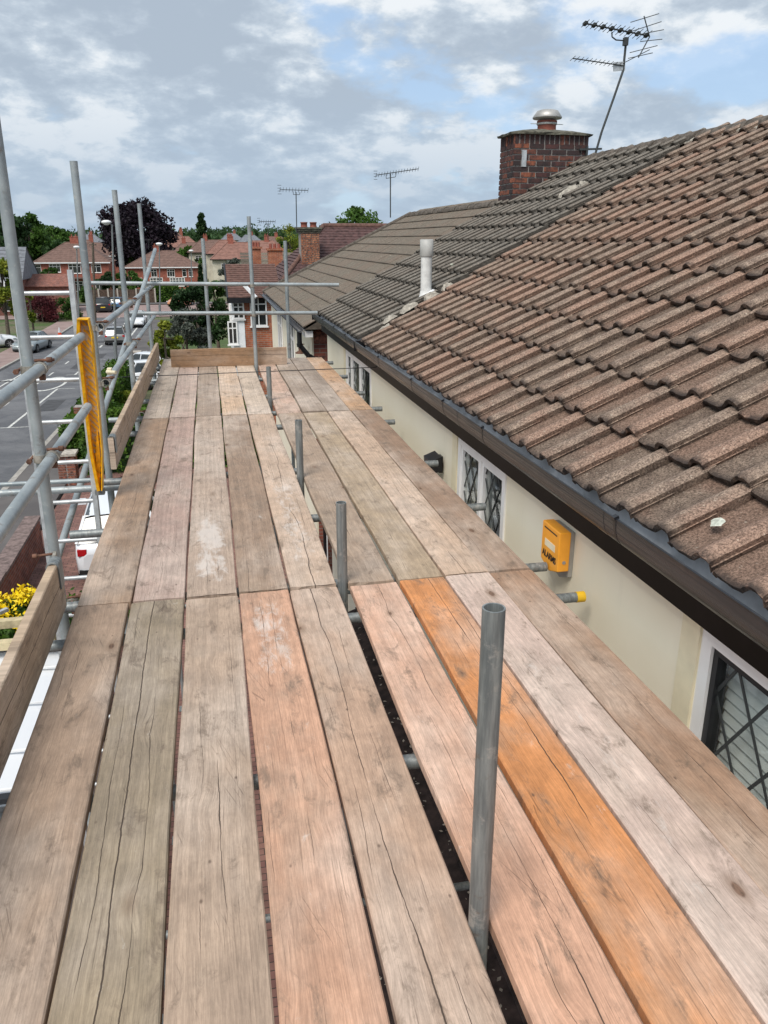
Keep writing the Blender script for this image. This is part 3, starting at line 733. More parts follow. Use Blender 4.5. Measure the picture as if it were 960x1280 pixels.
BOARDS = [
 # front row, nearest the camera
 (0, 'f', (172,146,124), 'brown tan board at the street edge of the nearest row, against the near toe board'),
 (1, 'f', (150,134,112),  'grey olive board with a long black split down its middle, in the nearest row'),
 (2, 'f', (170,147,127), 'plain grey tan board between the split board and the first orange one, nearest row'),
 (3, 'f', (192,149,122), 'pinkish orange board with scratches, fourth from the street in the nearest row'),
 (4, 'f', (176,145,122), 'tan board with crossing scratches just on the street side of the near short pole'),
 (5, 'f', (200,154,126), 'salmon board just on the house side of the near short pole'),
 (6, 'f', (200,132,76),  'strongest orange board of the deck, just past the near pole'),
 (7, 'f', (198,174,160), 'pale pinkish grey board between the orange one and the house edge, nearest row'),
 (8, 'f', (160,128,104),  'dark brown board along the house edge of the nearest row beside the leaded window'),
 # middle row
 (0, 'm', (166,137,112), 'tan board at the street edge of the middle row'),
 (1, 'm', (178,150,136), 'pinkish cracked board second from the street edge in the middle row'),
 (2, 'm', (176,154,136), 'light tan board with a white plaster stain, middle row'),
 (3, 'm', (150,126,106), 'grey brown board fourth from the street edge in the middle row'),
 (4, 'm', (186,160,138), 'splintered pale board beside the row of short poles in the middle row'),
 (5, 'm', (160,138,118), 'grey tan board just on the house side of the short poles in the middle row'),
 (6, 'm', (166,145,120), 'olive tan board second from the poles towards the house in the middle row'),
 (7, 'm', (190,163,140), 'light clean board second from the house edge in the middle row'),
 (8, 'm', (152,126,106), 'brown grey board at the house edge of the middle row beside the alarm box'),
 # far row
 (0, 'b', (190,172,154), 'pale grey board at the street edge of the far row'),
 (1, 'b', (190,165,150), 'pale pinkish board second from the street edge in the far row'),
 (2, 'b', (162,142,125), 'grey board third from the street edge in the far row'),
 (3, 'b', (196,166,138), 'light orange board fourth from the street edge in the far row'),
 (4, 'b', (192,172,152), 'whitish board next to the tall pole in the far row'),
 (5, 'b', (186,154,134), 'pinkish tan board on the house side of the poles in the far row'),
 (6, 'b', (156,138,122), 'dull grey board second from the poles towards the house in the far row'),
 (7, 'b', (150,134,120), 'darker grey board second from the house edge in the far row'),
 (8, 'b', (190,152,118), 'warm tan board at the house edge of the far row under the white upstairs windows'),
]
ROWY = {'f': (-0.53, 3.402), 'm': (3.418, 7.395), 'b': (7.415, 11.32)}
KJ = 1.0
WS1 = wood_mat((-1.35, .75, .75)); WS2 = wood_mat((1.55, .5, .6)); WS3 = wood_mat((-.9, 1.4, .5)); WS4 = wood_mat((0.2, 2.0, .35))
for k, (c, row, colr, lab) in enumerate(BOARDS):
    r = random.Random(k*13+5); x0, x1 = COLX[c]; y0, y1 = ROWY[row]
    j = r.uniform(-.006, .006)
    if row == 'f' and c == 5: j = -.015
    if row == 'b' and c >= 5: y1 -= .24
    me = board_mesh(y1-y0-.004, x1-x0, 0.038, k)
    me.materials.append({11: WS1, 3: WS2, 13: WS3, 7: WS4}.get(k, M['wood']))
    o = bpy.data.objects.new('scaffold_board', me); C.objects.link(o)
    o.location = ((x0+x1)/2, (y0+y1)/2+j, r.uniform(-.0015, .002))
    o.rotation_euler = (r.uniform(-.0006, .0006), r.uniform(-.006, .006), r.uniform(-.0012, .0012))
    q_ = srgb(*colr, KJ); o.color = (q_[0], q_[1], q_[2], {1: 1.0, 4: .8, 5: .62, 6: .7, 13: .7, 12: .4}.get(k, .42))
    tag(o, lab, 'scaffold board', 'boards laid as the scaffold deck')
def toe(name, lab, L, loc, rot, colr, seed):
    me = board_mesh(L, 0.225, 0.038, seed); me.materials.append(M['wood'])
    o = bpy.data.objects.new(name, me); C.objects.link(o); o.location = loc; o.rotation_euler = rot; o.color = srgb(*colr, KJ)
    tag(o, lab, 'toe board', 'toe boards on edge round the deck')
# local x is the board's width: stand it upright (width along Z)
toe('toe_board', 'near grey brown toe board on edge along the street side, by the yellow flowers', 3.9, (-0.744, 1.475, 0.114), (0, math.radians(-90), 0), (172,150,126), 71)
toe('toe_board', 'far toe board on edge along the street side beyond the yellow ladder guard', 5.55, (-0.752, 8.47, 0.116), (0, math.radians(-90), math.radians(-.1)), (180,155,128), 72)
toe('toe_board', 'short toe board set on edge across the far end of the deck', 1.46, (0.20, 10.50, 0.112), (math.radians(0), math.radians(-90), math.radians(89)), (150,118,88), 73)

# ------------------------------------------------------------------ ladder lashed outside the street standards
lad = thing('ladder', 'aluminium ladder leaning against the street side of the scaffold beside the yellow guard', 'ladder', (-0.97, 4.7, -5.3))
lt = 1.365
def lp(z): return 5.16 - (lt - z)*0.06
for x in (-1.105, -0.787):
    MB().bar((x, lp(-5.28), -5.28), (x, lp(lt), lt), 0.028, 0.058, (0,1,0)).build('stile', M['alu'], lad)
for k in range(27):
    z = lt-.13-.252*k
    if z < -5.1: break
    MB().cyl((-1.10, lp(z), z), (-0.79, lp(z), z), .0135, n=10).build('rung', M['alu'], lad)

# yellow guard hung on the ladder stile: channel with two flanges and a scuffed web
yg = thing('ladder_guard', 'tall narrow yellow steel channel with scuffed web hanging upright by the ladder', 'guard', (-0.72, 5.02, 0.16))
za, zb = 0.075, 1.095
def gx(z): return -0.742 + (z-za)*0.018
def ysec(z): return 5.02
pts = [(za-.01, .030), (za+.22, .072), (za+.5, .080), (zb-.09, .084), (zb, .062)]
web = MB(); fl = MB(); fr_ = MB()
for (z0, w0), (z1, w1) in zip(pts[:-1], pts[1:]):
    for mb, sx_, d0, d1, th in ((web, 0, .014, .022, None),):
        mb.add([(gx(z0)-w0/2, 5.035, z0), (gx(z0)+w0/2, 5.035, z0), (gx(z1)+w1/2, 5.035, z1), (gx(z1)-w1/2, 5.035, z1),
                (gx(z0)-w0/2, 5.042, z0), (gx(z0)+w0/2, 5.042, z0), (gx(z1)+w1/2, 5.042, z1), (gx(z1)-w1/2, 5.042, z1)],
               [(0,1,2,3), (7,6,5,4), (0,4,5,1), (3,2,6,7), (0,3,7,4), (1,5,6,2)])
    for sg in (-1, 1):
        xa = gx(z0)+sg*w0/2; xb = gx(z1)+sg*w1/2; t_ = .016 if sg < 0 else .006
        fl.add([(xa-sg*t_, 4.975, z0), (xa, 4.965, z0), (xa, 5.055, z0), (xa-sg*t_, 5.055, z0),
                (xb-sg*t_, 4.975, z1), (xb, 4.965, z1), (xb, 5.055, z1), (xb-sg*t_, 5.055, z1)],
               [(0,1,2,3), (7,6,5,4), (0,4,5,1), (1,5,6,2), (2,6,7,3), (3,7,4,0)])
fl.box(gx(zb)-.031, gx(zb)+.031, 4.966, 5.055, zb-.001, zb+.006)
web.build('web', M['yellow_scuffed'], yg); fl.build('flange', M['yellow'], yg)
pl_ = MB()
for k in range(5):
    z = za+.06+k*.035; pl_.bar((gx(z)-.012+.006*k, 5.028, z-.07), (gx(z)-.004+.005*k, 5.022, z+.16), .006, .006, (0,1,0))
pl_.build('loose_strap', M['yellow'], yg)
MB().box(-.775,-.72, 5.0, 5.05, za-.045, za-.012).build('foot_clamp', M['galv_dark'], yg)
bk = MB().cyl((-.70, 5.60, .70), (-.64, 5.56, .70), .012, n=10).box(-.70,-.672, 5.60, 5.66, .68, .72).build('bracket', M['trim_cream'], scaf)

# ------------------------------------------------------------------ telephone cable over the far end of the deck
cb = MB()
P0 = Vector((1.620,8.069,0.297)); P1 = Vector((-0.157,9.000,0.151)); P1 = P0 + (P1-P0)*9.0
pts = [P0.lerp(P1, i/14) + Vector((0, 0, -0.03*math.sin(math.pi*i/14))) for i in range(15)]
pts = [P0 + Vector((.03, 0, .05))] + pts
cb.tube(pts, 0.0045, 6)
tag(cb.build('telephone_cable', M['cable'], None, tuple(P0)), 'thin black cable strung across the far end of the deck from the fascia', 'cable')


# ================================================================== NEAR HOUSES (one roof plane, two owners), and the house beyond
PITCH = math.radians(29.2); CP, SP = math.cos(PITCH), math.sin(PITCH)
XE, ZE = 1.585, 0.466                     # tail of the eaves tiles
GAUGE = 0.345; TW = 0.272; NC = 13
XR = XE + GAUGE*NC*CP - 0.07; ZR = ZE + (XR-XE)*SP/CP
WX = 1.70

def roof_pt(s, y, h=0.0, xe=XE, ze=ZE): return (xe + s*CP - h*SP, y, ze + s*SP + h*CP)

def tile_mesh(name, w=TW, roll=0.046, L=0.40, rnd=None, thick=0.024):
    """interlocking pantile; x up the slope from the tail, y = -(distance across)"""
    prof = []
    for t in (0, .03, .05, .12, .22, .34, .46, .56, .61, .66, .72, .78, .84, .90, .95, 1.0):
        if t < .04: z = -.012
        elif t < .58: z = -0.011*math.sin(math.pi*((t-.04)/.54)) - .001
        else: z = roll*math.sin(math.pi*.80*(t-.58)/.42)**.85
        prof.append((t, z))
    b = MB(); n = len(prof); r = random.Random(rnd)
    xs = [0.0, 0.012, L*.5, L]
    top = []; bot = []
    for k, x in enumerate(xs):
        lift = 0.042*(1-x/GAUGE*0.90)
        for t, z in prof:
            ny_ = -t*w*1.035
            jx = (r.uniform(-.004, .004) if k == 0 else 0); jz = r.uniform(-.0012, .0012) if k < 2 else 0
            top.append((x+jx, ny_, z+lift+jz - (.004 if k == 0 else 0)))
    for t, z in prof: bot.append((0.004+r.uniform(-.002, .002), -t*w*1.02, z+.042-thick-r.uniform(0, .004)))
    for t, z in prof: bot.append((L*.5, -t*w*1.02, z-.004))
    vs = top + bot; m_ = len(top); fs = []; 
    for k in range(len(xs)-1):
        for i in range(n-1): fs.append((k*n+i, (k+1)*n+i, (k+1)*n+i+1, k*n+i+1))
    b.add(vs, fs, True)
    fs2 = [(i, i+1, m_+i+1, m_+i) for i in range(n-1)]                       # tail edge
    b.add([*top[:n], *bot[:n]], [(i, i+1, n+i+1, n+i) for i in range(n-1)])
    b.add([*bot], [(i, i+1, n+i+1, n+i) for i in range(n-1)])               # underside lip
    # near side face of the roll
    e = [top[k*n+n-1] for k in range(len(xs))]; f = [(p[0], p[1]+.016, p[2]-.050) for p in e]
    b.add(e+f, [(i, i+1, len(e)+i+1, len(e)+i) for i in range(len(e)-1)])
    me = b.mesh(name)
    return me
TILES_B = []
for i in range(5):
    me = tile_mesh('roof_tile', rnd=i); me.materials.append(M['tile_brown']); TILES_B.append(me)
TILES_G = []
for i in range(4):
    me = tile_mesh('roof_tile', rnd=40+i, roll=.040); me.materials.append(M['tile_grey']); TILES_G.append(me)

def lay(meshes, root, y_hi, ncol, seed, y_cut=None, skip=None):
    """columns run from y_hi towards the camera; returns list of placements"""
    r = random.Random(seed); out = []
    for c in range(NC):
        for k in range(ncol):
            y = y_hi - k*TW
            s = c*GAUGE
            out.append((c, k, y, s))
    return out
def put_tile(me, par, y, s, r, xe=XE, ze=ZE):
    p = roof_pt(s + r.uniform(-.006, .006), y + r.uniform(-.004, .004), 0.0 + r.uniform(-.002, .003), xe, ze)
    return piece('roof_tile', me, par, p, (r.uniform(-.008, .008), -PITCH + r.uniform(-.006, .006), r.uniform(-.007, .007)))

def deck_roof(root, y0, y1, xe=XE, ze=ZE, xr=None, both=True, mat='ridge'):
    """felted slope under the tiles, both slopes and the gable triangle ends"""
    xr = xr or XR; zr = ze + (xr-xe)*SP/CP; b = MB(); d = .03
    A = (xe+.03, ze-.035+.017); 
    b.prism([(xe+.10, y0, ze+.012), (xr, y0, zr-.045), (2*xr-xe, y0, ze-.03), (2*xr-xe-.2, y0, ze-.13), (xe+.10, y0, ze-.12)], (0, y1-y0, 0))
    return b.build('roof', mat, root)

# ---- the near house (brown tiles)
Y_PARTY = 8.70; Y_END = 12.42
hA = thing('semi_detached_house', 'cream rendered house with brown granular pantiles and leaded windows right beside the deck', 'house', (5.3, 3.5, -5.3))
hB = thing('semi_detached_house', 'attached cream house with weathered grey pantiles and the stained brick chimney', 'house', (5.3, 10.5, -5.3))
rA = deck_roof(hA, -2.2, Y_PARTY-.01, mat=M['tile_brown']); rB = deck_roof(hB, Y_PARTY+.01, Y_END-.03, mat=M['tile_grey'])
rr = random.Random(3)
allA = lay(TILES_B, rA, Y_PARTY, 41, 3)
def proj(p):
    q = Vector(p) - Vector((0,0,1.53)); ps, th = math.radians(11.922), math.radians(18.778)
    rt = Vector((math.cos(ps), -math.sin(ps), 0)); fh = Vector((math.sin(ps), math.cos(ps), 0))
    fw = fh*math.cos(th) - Vector((0,0,math.sin(th))); w = q.dot(fw)
    return 480 + 1000*q.dot(rt)/w if w > .1 else 9e9
single = []; joined = []
for c, k, y, s in allA:
    p = roof_pt(s, y)
    (single if proj(p) < 1010 else joined).append((y, s))
single.sort(key=lambda t: -t[0])
if len(single) > 296:
    single.sort(key=lambda t: t[0]); joined += single[296:]; single = single[:296]
for y, s in single: put_tile(rr.choice(TILES_B), rA, y, s, rr)
jb = MB()
for y, s in joined:
    me = TILES_B[0]; mt = Matrix.Translation(roof_pt(s, y)) @ Euler((0, -PITCH, 0)).to_matrix().to_4x4()
    jb.add([tuple(mt @ v.co) for v in me.vertices], [list(p.vertices) for p in me.polygons], True)
stuff(jb.build('roof_tiling', M['tile_brown'], hA, fix=False))
for c, k, y, s in lay(TILES_G, rB, Y_END-.02, 14, 5):
    yy = y
    if yy - TW < Y_PARTY - .06: continue
    put_tile(rr.choice(TILES_G), rB, yy, s, rr)
# last narrow grey column closing on the party line
# ridge tiles, half round, bedded in mortar
rm = []
for i in range(3):
    b = MB(); N = 9; L = .44; r = random.Random(90+i); vs = []
    for x in (0, L*.5, L):
        for k in range(N+1):
            t = math.pi*(k/N); rr_ = .125 + (.008 if x == 0 else 0) + r.uniform(-.003, .003)
            vs.append((math.cos(t)*rr_*1.05, x, math.sin(t)*rr_*.80))
    for x in (0, L):
        for k in range(N+1):
            t = math.pi*(k/N); vs.append((math.cos(t)*.108*1.05, x, math.sin(t)*.108*.8-.004))
    n = N+1
    b.add(vs, [(k*n+j, k*n+j+1, (k+1)*n+j+1, (k+1)*n+j) for k in range(2) for j in range(N)], True)
    b.add(vs, [(j, 3*n+j, 3*n+j+1, j+1) for j in range(N)] + [(2*n+j, 2*n+j+1, 4*n+j+1, 4*n+j) for j in range(N)])
    me = b.mesh('ridge_tile'); me.materials.append(M['ridge']); rm.append(me)
def ridge(par, xr, zr, y0, y1, dz=0.0):
    y = y0; r = random.Random(int(y0*10)+4)
    while y < y1-.2:
        piece('ridge_tile', r.choice(rm), par, (xr+r.uniform(-.006, .006), y, zr-.045+dz+r.uniform(-.004, .006)), (r.uniform(-.012, .012), 0, r.uniform(-.01, .01))); y += .438
def mortar_bed(par, xr, zr, y0, y1):
    b = MB(); r = random.Random(8); n = int((y1-y0)/.09); rows = []
    for i in range(n+1):
        y = y0+(y1-y0)*i/n; a = .165+r.uniform(-.035, .03); h = .012+r.uniform(-.01, .012)
        rows.append([(xr-a, y, zr-a*SP/CP+.008), (xr-a+.02, y, zr-a*SP/CP+.040+h), (xr-.10, y, zr-.03+h), (xr+.10, y, zr-.01+h), (xr+a, y, zr-a*SP/CP+.03)])
    vs = [p for q in rows for p in q]
    b.add(vs, [(i*5+j, (i+1)*5+j, (i+1)*5+j+1, i*5+j+1) for i in range(n) for j in range(4)], False)
    b.build('ridge_mortar', M['mortar'], par)
ridge(hA, XR, ZR, 3.0, Y_PARTY); mortar_bed(hA, XR, ZR, -2, Y_PARTY)
ridge(hB, XR, ZR, Y_PARTY+.02, 11.55); mortar_bed(hB, XR, ZR, Y_PARTY+.01, 11.6)
# lumps of mortar on the party line
def lump(par, y, s, L, w, h, seed, mat='mortar'):
    r = random.Random(seed); b = MB(); nu, nv = 9, 6; vs = []
    for i in range(nu+1):
        for j in range(nv+1):
            a = i/nu*2-1; c = j/nv*2-1; q = max(0, 1-a*a)*max(0, 1-c*c)
            p = roof_pt(s + a*L/2*(1+r.uniform(-.1, .1)), y + c*w/2*(1+r.uniform(-.15, .15)), .03 + h*q**.5*(.6+r.random()*.6)); vs.append(p)
    b.add(vs, [(i*(nv+1)+j, (i+1)*(nv+1)+j, (i+1)*(nv+1)+j+1, i*(nv+1)+j+1) for i in range(nu) for j in range(nv)], False)
    b.build('mortar_patch', M[mat], par)
lump(hB, 8.82, .66, .22, .15, .05, 1); lump(hB, 8.86, .42, .18, .12, .04, 2); lump(hB, 8.74, .92, .16, .14, .05, 3); lump(hB, 8.70, 1.12, .14, .10, .05, 4)
lump(hA, 8.55, .30, .20, .10, .035, 5); lump(hB, 9.95, 3.28, .30, .13, .05, 6); lump(hB, 9.76, 3.40, .14, .13, .06, 7)
MB().obox(roof_pt(.86, 8.93, .045), (.16*CP,0,.16*SP), (0,.05,0), (-.006*SP,0,.006*CP)).build('lead_flashing', M['white'], hB)
# white soil vent pipe
vx, vy, vz = roof_pt(.93, 9.02, .02)
vp = MB().cyl((vx, vy, vz-.10), (vx, vy, vz+.55), .062, n=20).build('vent_pipe', M['pipe_white'], hB)
MB().lathe((vx, vy, vz+.42), [(.070, 0), (.074, .006), (.074, .175), (.064, .18), (.060, .15)], 20).build('vent_cap', M['pipe_grey'], vp)
MB().lathe((vx, vy, vz-.08), [(.10, 0), (.085, .05), (.072, .09), (.066, .13)], 20).build('vent_collar', M['pipe_white'], vp)

# ---- walls (render panels between the windows), same wall plane for both
WZ0, WZT = -5.3, 0.36
WIN = [(0.30, 2.33, hA), (4.42, 5.40, hA), (8.42, 10.42, hB)]      # y0, y1
SILL = -1.05; HEAD = 0.20
def wall(root, y0, y1, wins, far=True, xw=WX, xb=None, zb=WZ0, zt=WZT, mat='render'):
    b = MB(); xb = xb or (2*XR-WX); th = .25; ys = [y0]
    for a, c in wins: ys += [a, c]
    ys.append(y1)
    for i in range(0, len(ys), 2): b.box(xw, xw+th, ys[i], ys[i+1], zb, zt)
    for a, c in wins: b.box(xw, xw+th, a-.001, c+.001, zb, SILL-.02); b.box(xw, xw+th, a-.001, c+.001, HEAD+.03, zt)
    MB().box(xb-th, xb, y0, y1, zb, zt).build('rear_wall', M[mat], root)
    return b.build('wall', M[mat], root)
wall(hA, -2.2, Y_PARTY, [(.30, 2.33), (4.42, 5.40)])
wall(hB, Y_PARTY+.002, 12.2, [(8.42+.3, 10.42)])
# gable ends
def gable(root, y, mat, th=.25, xe=XE, ze=ZE, xr=None, x0=WX, dz=0):
    xr = xr or XR; zr = ze+(xr-xe)*SP/CP
    MB().prism([(x0+.02, y, WZ0), (2*xr-x0-.02, y, WZ0), (2*xr-x0-.02, y, ze-.06), (xr, y, zr-.13), (x0+.02, y, ze-.06)], (0, th, 0)).build('gable_wall', M[mat], root)
gable(hB, 12.2, 'brick_dark', .02); gable(hA, -2.2, 'brick_red', .1)

def window(root, y0, y1, lights, lattice=None, name='window', x=WX, z0=SILL, z1=HEAD, dark=False):
    f = MB(); xa, xb = x-.012, x+.055; fw = .055
    f.box(xa, xb, y0, y1, z1-fw, z1); f.box(xa, xb, y0, y1, z0, z0+fw)
    n = len(lights)-1
    for i, yy in enumerate(lights):
        w = fw if i in (0, n) else .045
        a = yy if i == 0 else (yy-w if i == n else yy-w/2)
        f.box(xa, xb, a, a+w, z0+fw, z1-fw)
    wd = f.build(name, M['upvc'], root)
    for i in range(n):
        a = lights[i]+(fw if i == 0 else .0225); c = lights[i+1]-(fw if i == n-1 else .0225)
        ins = MB(); s_ = .03
        ins.box(x+.0, x+.05, a+.001, a+s_, z0+fw+.001, z1-fw-.001); ins.box(x, x+.05, c-s_, c-.001, z0+fw+.001, z1-fw-.001)
        ins.box(x, x+.05, a+s_, c-s_, z1-fw-s_, z1-fw-.001); ins.box(x, x+.05, a+s_, c-s_, z0+fw+.001, z0+fw+s_)
        ins.build('casement', M['black'] if lattice == 'big' else M['upvc'], wd)
        g = MB().box(x+.020, x+.026, a+s_, c-s_, z0+fw+s_, z1-fw-s_).build('pane', M['glass_clear'] if not dark else M['glass'], wd)
        if lattice:
            st = .20 if lattice == 'big' else .145; sh = st*1.55
            ya, yb = a+s_, c-s_; za_, zb_ = z0+fw+s_, z1-fw-s_
            l = MB(); w = .005 if lattice != 'big' else .006
            for sg in (-1, 1):
                k = -20
                while k < 40:
                    # line: (y-ya)/st + sg*(z-za)/sh = k
                    pts = []
                    for yy in (ya, yb):
                        z = za_ + (k-(yy-ya)/st)*sh*sg
                        if za_ <= z <= zb_: pts.append((yy, z))
                    for z in (za_, zb_):
                        yy = ya + (k - sg*(z-za_)/sh)*st
                        if ya < yy < yb: pts.append((yy, z))
                    if len(pts) >= 2:
                        xx = x+.0155 + (.0015 if sg > 0 else 0)
                        l.bar((xx, pts[0][0], pts[0][1]), (xx, pts[1][0], pts[1][1]), .004, w*2, (0, 0, 1) if False else (1, 0, 0)) if False else l.obox((xx, (pts[0][0]+pts[1][0])/2, (pts[0][1]+pts[1][1])/2), (0.002,0,0), (0, (pts[1][0]-pts[0][0])/2, (pts[1][1]-pts[0][1])/2), Vector((0, -(pts[1][1]-pts[0][1]), pts[1][0]-pts[0][0])).normalized()*w)
                    k += 1
            l.build('lead_lattice', M['lead'], wd)
    return wd
w1 = window(hA, 0.30, 2.33, [0.30, 1.20, 2.33], 'big')
w2 = window(hA, 4.42, 5.40, [4.42, 4.91, 5.40], 'small')
w3 = window(hB, 8.72, 10.42, [8.72, 9.42, 10.02, 10.42], 'small')
# rooms behind: blinds, curtain and a back wall so that the panes look into something
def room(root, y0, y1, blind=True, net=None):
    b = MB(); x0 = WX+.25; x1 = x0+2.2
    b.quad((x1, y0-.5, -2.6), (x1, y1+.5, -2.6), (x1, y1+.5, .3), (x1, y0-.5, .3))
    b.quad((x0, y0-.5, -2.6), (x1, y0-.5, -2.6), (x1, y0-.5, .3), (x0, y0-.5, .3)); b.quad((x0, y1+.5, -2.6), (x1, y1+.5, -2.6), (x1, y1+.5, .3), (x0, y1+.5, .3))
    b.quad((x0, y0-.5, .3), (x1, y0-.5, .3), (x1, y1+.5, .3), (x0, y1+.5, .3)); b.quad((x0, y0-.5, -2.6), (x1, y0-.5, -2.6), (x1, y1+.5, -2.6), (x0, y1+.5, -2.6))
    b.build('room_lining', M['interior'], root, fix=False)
    if blind:
        bl = MB(); z = HEAD-.06; k = 0
        while z > SILL+.02:
            bl.obox((WX+.075, (y0+y1)/2, z), (.007,0,.0215), (0,(y1-y0)/2-.06,0), (-.001,0,.0012)); z -= .047; k += 1
        bl.build('venetian_blind', M['blind'], root)
    if net:
        nb = MB(); n = 60; vs = []
        for i in range(n+1):
            y = net[0]+(net[1]-net[0])*i/n; xx = WX+.14+.018*math.sin(i*.9)+.006*math.sin(i*2.3)
            vs += [(xx, y, HEAD-.07), (xx, y, SILL+.02)]
        nb.add(vs, [(2*i, 2*i+1, 2*i+3, 2*i+2) for i in range(n)], True); nb.build('net_curtain', M['net'], root, fix=False)
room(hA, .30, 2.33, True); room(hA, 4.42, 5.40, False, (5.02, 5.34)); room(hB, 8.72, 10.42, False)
# cream trims standing proud beside the frames
for root, y in ((hA, 2.345), (hA, 5.412), (hB, 10.435)):
    MB().box(WX-.018, WX+.02, y, y+.115, -1.2, .34).build('render_margin', M['trim_cream'], root)
MB().box(WX-.006, WX+.012, 2.331, 2.347, -1.2, .34).build('frame_seal', M['upvc'], hA)
# soffit, fascia, gutter with brackets
def eaves(root, y0, y1, brs, joints):
    MB().box(1.640, 1.668, y0, y1, .222, .44).build('fascia', M['fascia'], root)
    MB().box(1.668, 1.699, y0, y1, .30, .318).build('soffit', M['fascia'], root)
    def trough(ya, yb, xc, zr_, r, depth, t=.0035, n=16):
        vs = []
        for y in (ya, yb):
            for rr_, dd in ((r, depth), (r-t, depth-t)):
                for i in range(n+1):
                    a = math.pi*i/n; vs.append((xc-math.cos(a)*rr_, y, zr_-math.sin(a)**.75*dd))
        m_ = n+1; fo = []; fi = []; fe = []
        for i in range(n):
            fo.append((i, i+1, 2*m_+i+1, 2*m_+i)); fi.append((m_+i, 3*m_+i, 3*m_+i+1, m_+i+1))
        for e in (0, 2*m_): fe += [(e+i, e+m_+i, e+m_+i+1, e+i+1) for i in range(n)]
        fe += [(0, 2*m_, 3*m_, m_), (n, m_+n, 3*m_+n, 2*m_+n)]
        return vs, fo, fi, fe
    vs, fo, fi, fe = trough(y0, y1, 1.570, .494, .066, .124)
    g = MB(); g.add(vs, fo, True); g.add(vs, fe)
    # rolled front lip
    g.cyl((1.5055, y0, .492), (1.5055, y1, .492), .005, n=8)
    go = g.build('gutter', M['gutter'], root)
    gi = MB(); gi.add(vs, fi, True); gi.build('gutter_inside', M['gutter_sheen'], go)
    for y in brs:
        vs, fo, fi, fe = trough(y-.009, y+.009, 1.570, .4955, .068, .1265, .003)
        bb = MB(); bb.add(vs, fo, True); bb.add(vs, fi, True); bb.add(vs, fe)
        bb.obox((1.503, y, .498), (.010,0,.004), (0,.013,0), (-.002,0,.006)); bb.build('gutter_bracket', M['black'], go)
    for y in joints:
        vs, fo, fi, fe = trough(y-.045, y+.045, 1.570, .4952, .0675, .126, .003)
        bb = MB(); bb.add(vs, fo, True); bb.add(vs, fi, True); bb.add(vs, fe); bb.build('gutter_union', M['gutter'], go)
    MB().box(1.500, 1.639, y1-.001, y1+.006, .383, .495).build('gutter_stop_end', M['black'], go)
eaves(hA, -2.2, Y_PARTY-.004, (1.1, 2.72, 4.36, 5.2, 6.1, 7.4), (2.86, 4.9))
eaves(hB, Y_PARTY+.004, 12.40, (9.3, 10.2, 11.2, 12.1), (9.0,))
# undercloak / verge mortar at the far end
vb = MB()
for c in range(NC):
    vb.obox(roof_pt((c+.5)*GAUGE, Y_END-.02, -.005), (GAUGE/2*CP,0,GAUGE/2*SP), (0,.03,0), (-.02*SP,0,.02*CP))
vb.build('verge', M['mortar'], hB)

# ---- brick chimney of the attached house: every brick its own piece
CX0, CX1, CY0, CY1 = 4.36, 5.49, 11.72, 12.32
CZ0, CZ1 = 1.70, 2.95
ch = MB().box(CX0+.012, CX1-.012, CY0+.012, CY1-.012, CZ0-.6, CZ1).build('chimney', M['mortar_dark'], hB)
def brick_mesh(L, W_, H_, mat, soldier=False):
    b = MB(); c = .004
    b.box(-L/2, L/2, -W_/2, W_/2, -H_/2, H_/2)
    for i, v in enumerate(b.v): b.v[i] = tuple(q*(1-.004/max(d/2, .01))+random.uniform(-.0015, .0015) for q, d in zip(v, (L, W_, H_)))
    me = b.mesh('brick'); me.materials.append(mat); return me
BX = brick_mesh(.219, .10, .066, M['brick_chim']); BH = brick_mesh(.103, .10, .066, M['brick_chim']); BS = brick_mesh(.062, .03, .135, M['brick_chim'])
def brick_face(par, p0, dirv_, length, z0, z1, full, half, rowh=.0755, inset=.05, sold=None):
    """bricks along a face; p0 corner, dirv_ unit direction"""
    d = Vector(dirv_); ang = math.atan2(d.y, d.x); r = random.Random(int(length*100+z0*10)); row = 0; z = z0
    while z < z1-.02:
        x = 0.0; first = (row % 2 == 1)
        while x < length-.03:
            w = .1125 if first else .2285
            if x + w > length+.01: w = length - x
            me = full if w > .17 else half; sc = (w-.0095)/(.219 if me is full else .103)
            c = Vector(p0) + d*(x+w/2)
            nrm = Vector((d.y, -d.x, 0))
            pos = c - nrm*(.05-.004) + Vector((0,0,z+rowh/2))
            piece('brick', me, par, (pos.x+r.uniform(-.001,.001), pos.y, pos.z), (0, 0, ang), (sc, 1, 1))
            x += w; first = False
        z += rowh; row += 1
ZS = CZ1-.145
brick_face(ch, (CX0, CY0, 0), (1,0,0), CX1-CX0, CZ0, ZS-.02, BX, BH)
brick_face(ch, (CX0, CY1, 0), (0,-1,0), CY1-CY0, CZ0, ZS-.02, BX, BH)
n = 15
for i in range(n):
    x = CX0+(i+.5)*(CX1-CX0)/n; piece('brick', BS, ch, (x, CY0+.012, ZS+.072))
for i in range(8):
    y = CY0+(i+.5)*(CY1-CY0)/8; piece('brick', BS, ch, (CX0+.012, y, ZS+.072), (0,0,math.pi/2))
